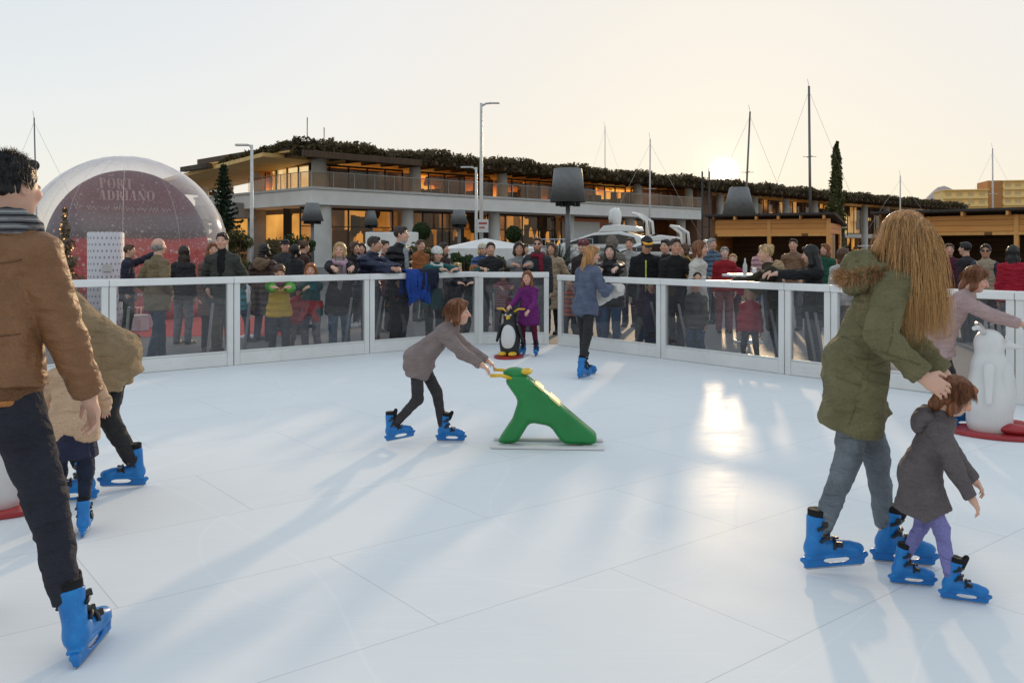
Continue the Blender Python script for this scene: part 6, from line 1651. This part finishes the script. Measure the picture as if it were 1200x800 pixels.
sp('boy in a long navy coat standing below the capped man behind the pane', 765, BY(765, .34), RF + 10, 1.10, c=.9, hair=('short', 'dark'), coat=((.016, .022, .045), C, .34), trousers=(BK, C), hood='self')
sp('short haired man in a black jacket turning to look at the camera', 791, BY(791, .48), RF + 62, 1.70, w=1.05, hair=('short', 'dark'), coat=((.014, .013, .013), C, .18), trousers=((.05, .05, .055), C), yaw=-6, skin='tan', arms=('rail', 'hang'))
sp('dark haired person just behind the short haired man in black', 781, 14.2, -40, 1.70, hair=('short', 'black'), coat=((.03, .025, .022), C, .2), trousers=(BK, C))
sp('woman with auburn hair in a white coat seen in profile', 818, BY(818, .62), 58, 1.66, w=.95, hair=('bob', 'auburn'), coat=((.62, .58, .53), C, .20), trousers=((.05, .08, .16), 'denim'), arms=('hang', 'hang'), yaw=10)
sp('child in a dark patterned jacket with brown hair below the rail', 816, BY(816, .34), RF + 15, 1.14, c=.85, hair=('short', 'brown'), coat=((.085, .075, .065), P, .18), trousers=((.03, .06, .13), 'denim'))
sp('grey haired man in a dark red jumper by the stall', 849, 16.2, -8, 1.58, hair=('short', 'grey'), coat=((.30, .015, .022), 'knit', .06), trousers=((.28, .10, .11), C), skin='pale')
sp('child in a crimson jumper beside the grey haired man in red', 859, 16.5, -20, 1.45, c=.4, hair=('short', 'blond'), coat=((.34, .012, .05), 'knit', .06), trousers=((.10, .05, .06), C), skin='pale')
sp('woman with a tan fur hood and dark olive coat reaching towards the high table', 912, BY(912, .55), -100, 1.62, w=1.05, hair=('bun', 'blond'), coat=((.040, .032, .018), C, .35), trousers=((.03, .05, .09), 'denim'), arms=((.05, -.45, 1.12), (-.12, -.58, 1.14)), lean=14, hood=(.42, .29, .17), yaw=14)
sp('child in a red jacket and black leggings behind the pane under the high table', 879, BY(879, .42), RF + 30, 1.06, c=.9, hair=('bob', 'blond'), coat=((.48, .02, .04), P, .08), trousers=(BK, 'leggings'), arms=('hang', 'hang'))
sp('woman with long black hair and a pale hair slide leaning a hand on the gate', 954, BY(954, .45), RF - 40, 1.60, hair=('long', 'black'), coat=((.012, .012, .014), C, .14), trousers=((.09, .10, .12), 'denim'), arms=('rail', 'rail'), yaw=-30, pitch=14)
sp('brown haired person in a pale grey top right of the black haired woman', 987, 12.8, 120, 1.56, hair=('bob', 'brown'), coat=((.50, .48, .47), C, .08), trousers=((.10, .09, .10), C))
sp('dark haired man in front of the black bay of the longer stall', 1133, 14.6, -150, 1.66, hair=('short', 'black'), coat=((.03, .025, .03), C, .12), trousers=(BK, C))
sp('woman in sunglasses and a cream vest beside the black stall bay', 1155, 14.0, -30, 1.62, w=.95, hair=('bun', 'dark'), glasses=True, coat=((.38, .31, .22), C, .10), sleeve=((.04, .045, .07), C), trousers=((.025, .035, .07), 'denim'), skin='tan')
sp('dark haired woman in a crimson jumper and grey jeans, back turned, at the right edge', 1187, 13.2, 150, 1.60, w=1.0, hair=('long', 'black'), coat=((.38, .012, .03), 'knit', .08), trousers=((.16, .17, .19), 'denim'))
sp('person in a plum jacket beside the posts of the longer stall', 1112, 15.2, -20, 1.64, hair=('short', 'brown'), coat=((.10, .02, .045), C, .15), trousers=(BK, C))

for lb, px_, Y, rot, H, kw in (
    ('woman in a mustard coat with a brown bob behind the white coated woman', 803, 16.6, -70, 1.64, dict(hair=('bob', 'brown'), coat=((.36, .22, .05), C, .35), trousers=(BK, C), arms=('pocket', 'hang'))),
    ('man in a slate blue anorak left of the nearer wooden stall', 833, 18.2, 30, 1.76, dict(hair=('short', 'grey'), coat=((.10, .15, .22), P, .18), trousers=((.10, .10, .11), C), arms=('hang', 'pocket'))),
    ('woman in a pale pink jacket facing the counter of the nearer stall', 893, 19.5, 165, 1.62, dict(hair=('pony', 'brown'), coat=((.52, .30, .32), P, .12), trousers=(JN, 'denim'))),
    ('man in a brown suede jacket behind the woman with the tan fur hood', 930, 16.8, -30, 1.74, dict(hair=('short', 'dark'), coat=((.20, .11, .06), 'leather', .12), trousers=((.07, .08, .10), 'denim'), arms=('pocket', 'pocket'))),
    ('woman in a bottle green coat under the open side of the nearer stall', 968, 17.4, -60, 1.64, dict(hair=('long', 'auburn'), coat=((.02, .10, .06), C, .38), trousers=(BK, C), arms=('hang', 'pocket'))),
    ('man in a light grey jumper between the yachts and the dark shrub', 738, 17.5, -20, 1.76, dict(hair=('short', 'brown'), coat=((.36, .35, .33), 'knit', .08), trousers=((.04, .05, .08), 'denim'))),
    ('woman in a lilac scarf and charcoal coat left of the man in navy and red', 424, 18.5, 10, 1.66, dict(hair=('bob', 'dark'), coat=((.06, .06, .065), C, .35), scarf=((.36, .24, .45), 'knit', .4), trousers=(BK, C))),
    ('man in a rust coloured fleece beyond the draped blue jacket', 492, 18.8, 40, 1.74, dict(hair=('short', 'brown'), coat=((.34, .12, .04), 'knit', .10), trousers=(GY, C))),
    ('woman in a cream bobble knit hat and blue coat behind the corner panel', 565, 17.8, 20, 1.64, dict(hair=('bob', 'blond'), hat=('beanie', (.62, .56, .46)), coat=((.05, .10, .24), P, .3), trousers=(BK, C))),
    ('child in a turquoise jacket walking past the red carpet', 281, 14.6, 80, 1.20, dict(c=.8, hair=('short', 'blond'), coat=((.03, .30, .34), P, .10), trousers=(JN, 'denim'), feet=((.07, -.14, 0), (-.06, .12, 0)))),
    ('woman in a beige trench coat beside the man in sunglasses', 647, 16.0, -20, 1.66, dict(hair=('long', 'brown'), coat=((.44, .33, .22), C, .42), trousers=(BK, C), arms=('pocket', 'hang')))):
    sp(lb, px_, Y, rot, H, **kw)
# jackets hung over the rail
def draped(name, label, px_, w_, drop, col, seed):
    p_ = on_left(px_); n = 22; m_ = 26; V, Q = [], []
    nin = Vector((LD.y, -LD.x, 0))
    for i in range(n + 1):
        for j in range(m_ + 1):
            u = (i / n - .5) * w_; t = j / m_; s_ = -drop * .75 + t * drop * 1.75; wv = .025 * math.sin(i * .9 + seed) + .015 * math.sin(i * 2.1 + j * .3)
            taper = 1 - .12 * (abs(s_) / drop) + .02 * math.sin(j * .4)
            if abs(s_) < .07: off, z = s_, HL + .018 + .004
            else: off, z = math.copysign(.07 + .012 + abs(wv) * min(1, (abs(s_) - .07) * 6), s_), HL + .02 - (abs(s_) - .07) * (1 + .10 * math.sin(i * .33 + seed) + .03 * math.sin(i * .9))
            q = LD * u * taper + nin * off; V.append((q.x, q.y, z))
    for i in range(n):
        for j in range(m_): a = i * (m_ + 1) + j; Q.append((a, a + 1, a + m_ + 2, a + m_ + 1))
    o = np_obj(name, np.array(V), np.array(Q), fabric(col, 'cotton')); o.location = p_; so = o.modifiers.new('thickness', 'SOLIDIFY'); so.thickness = .035; so.offset = 1
    tag(o, label, 'jacket', 'jackets hung over the rail')
draped('draped_jacket', 'royal blue jacket hung over the rail beside the tall man', 486, .42, .52, (.015, .055, .27), 1)
draped('draped_jacket', 'dark navy coat hung over the rail next to the white knitted hat', 498, .34, .36, (.012, .015, .035), 4)
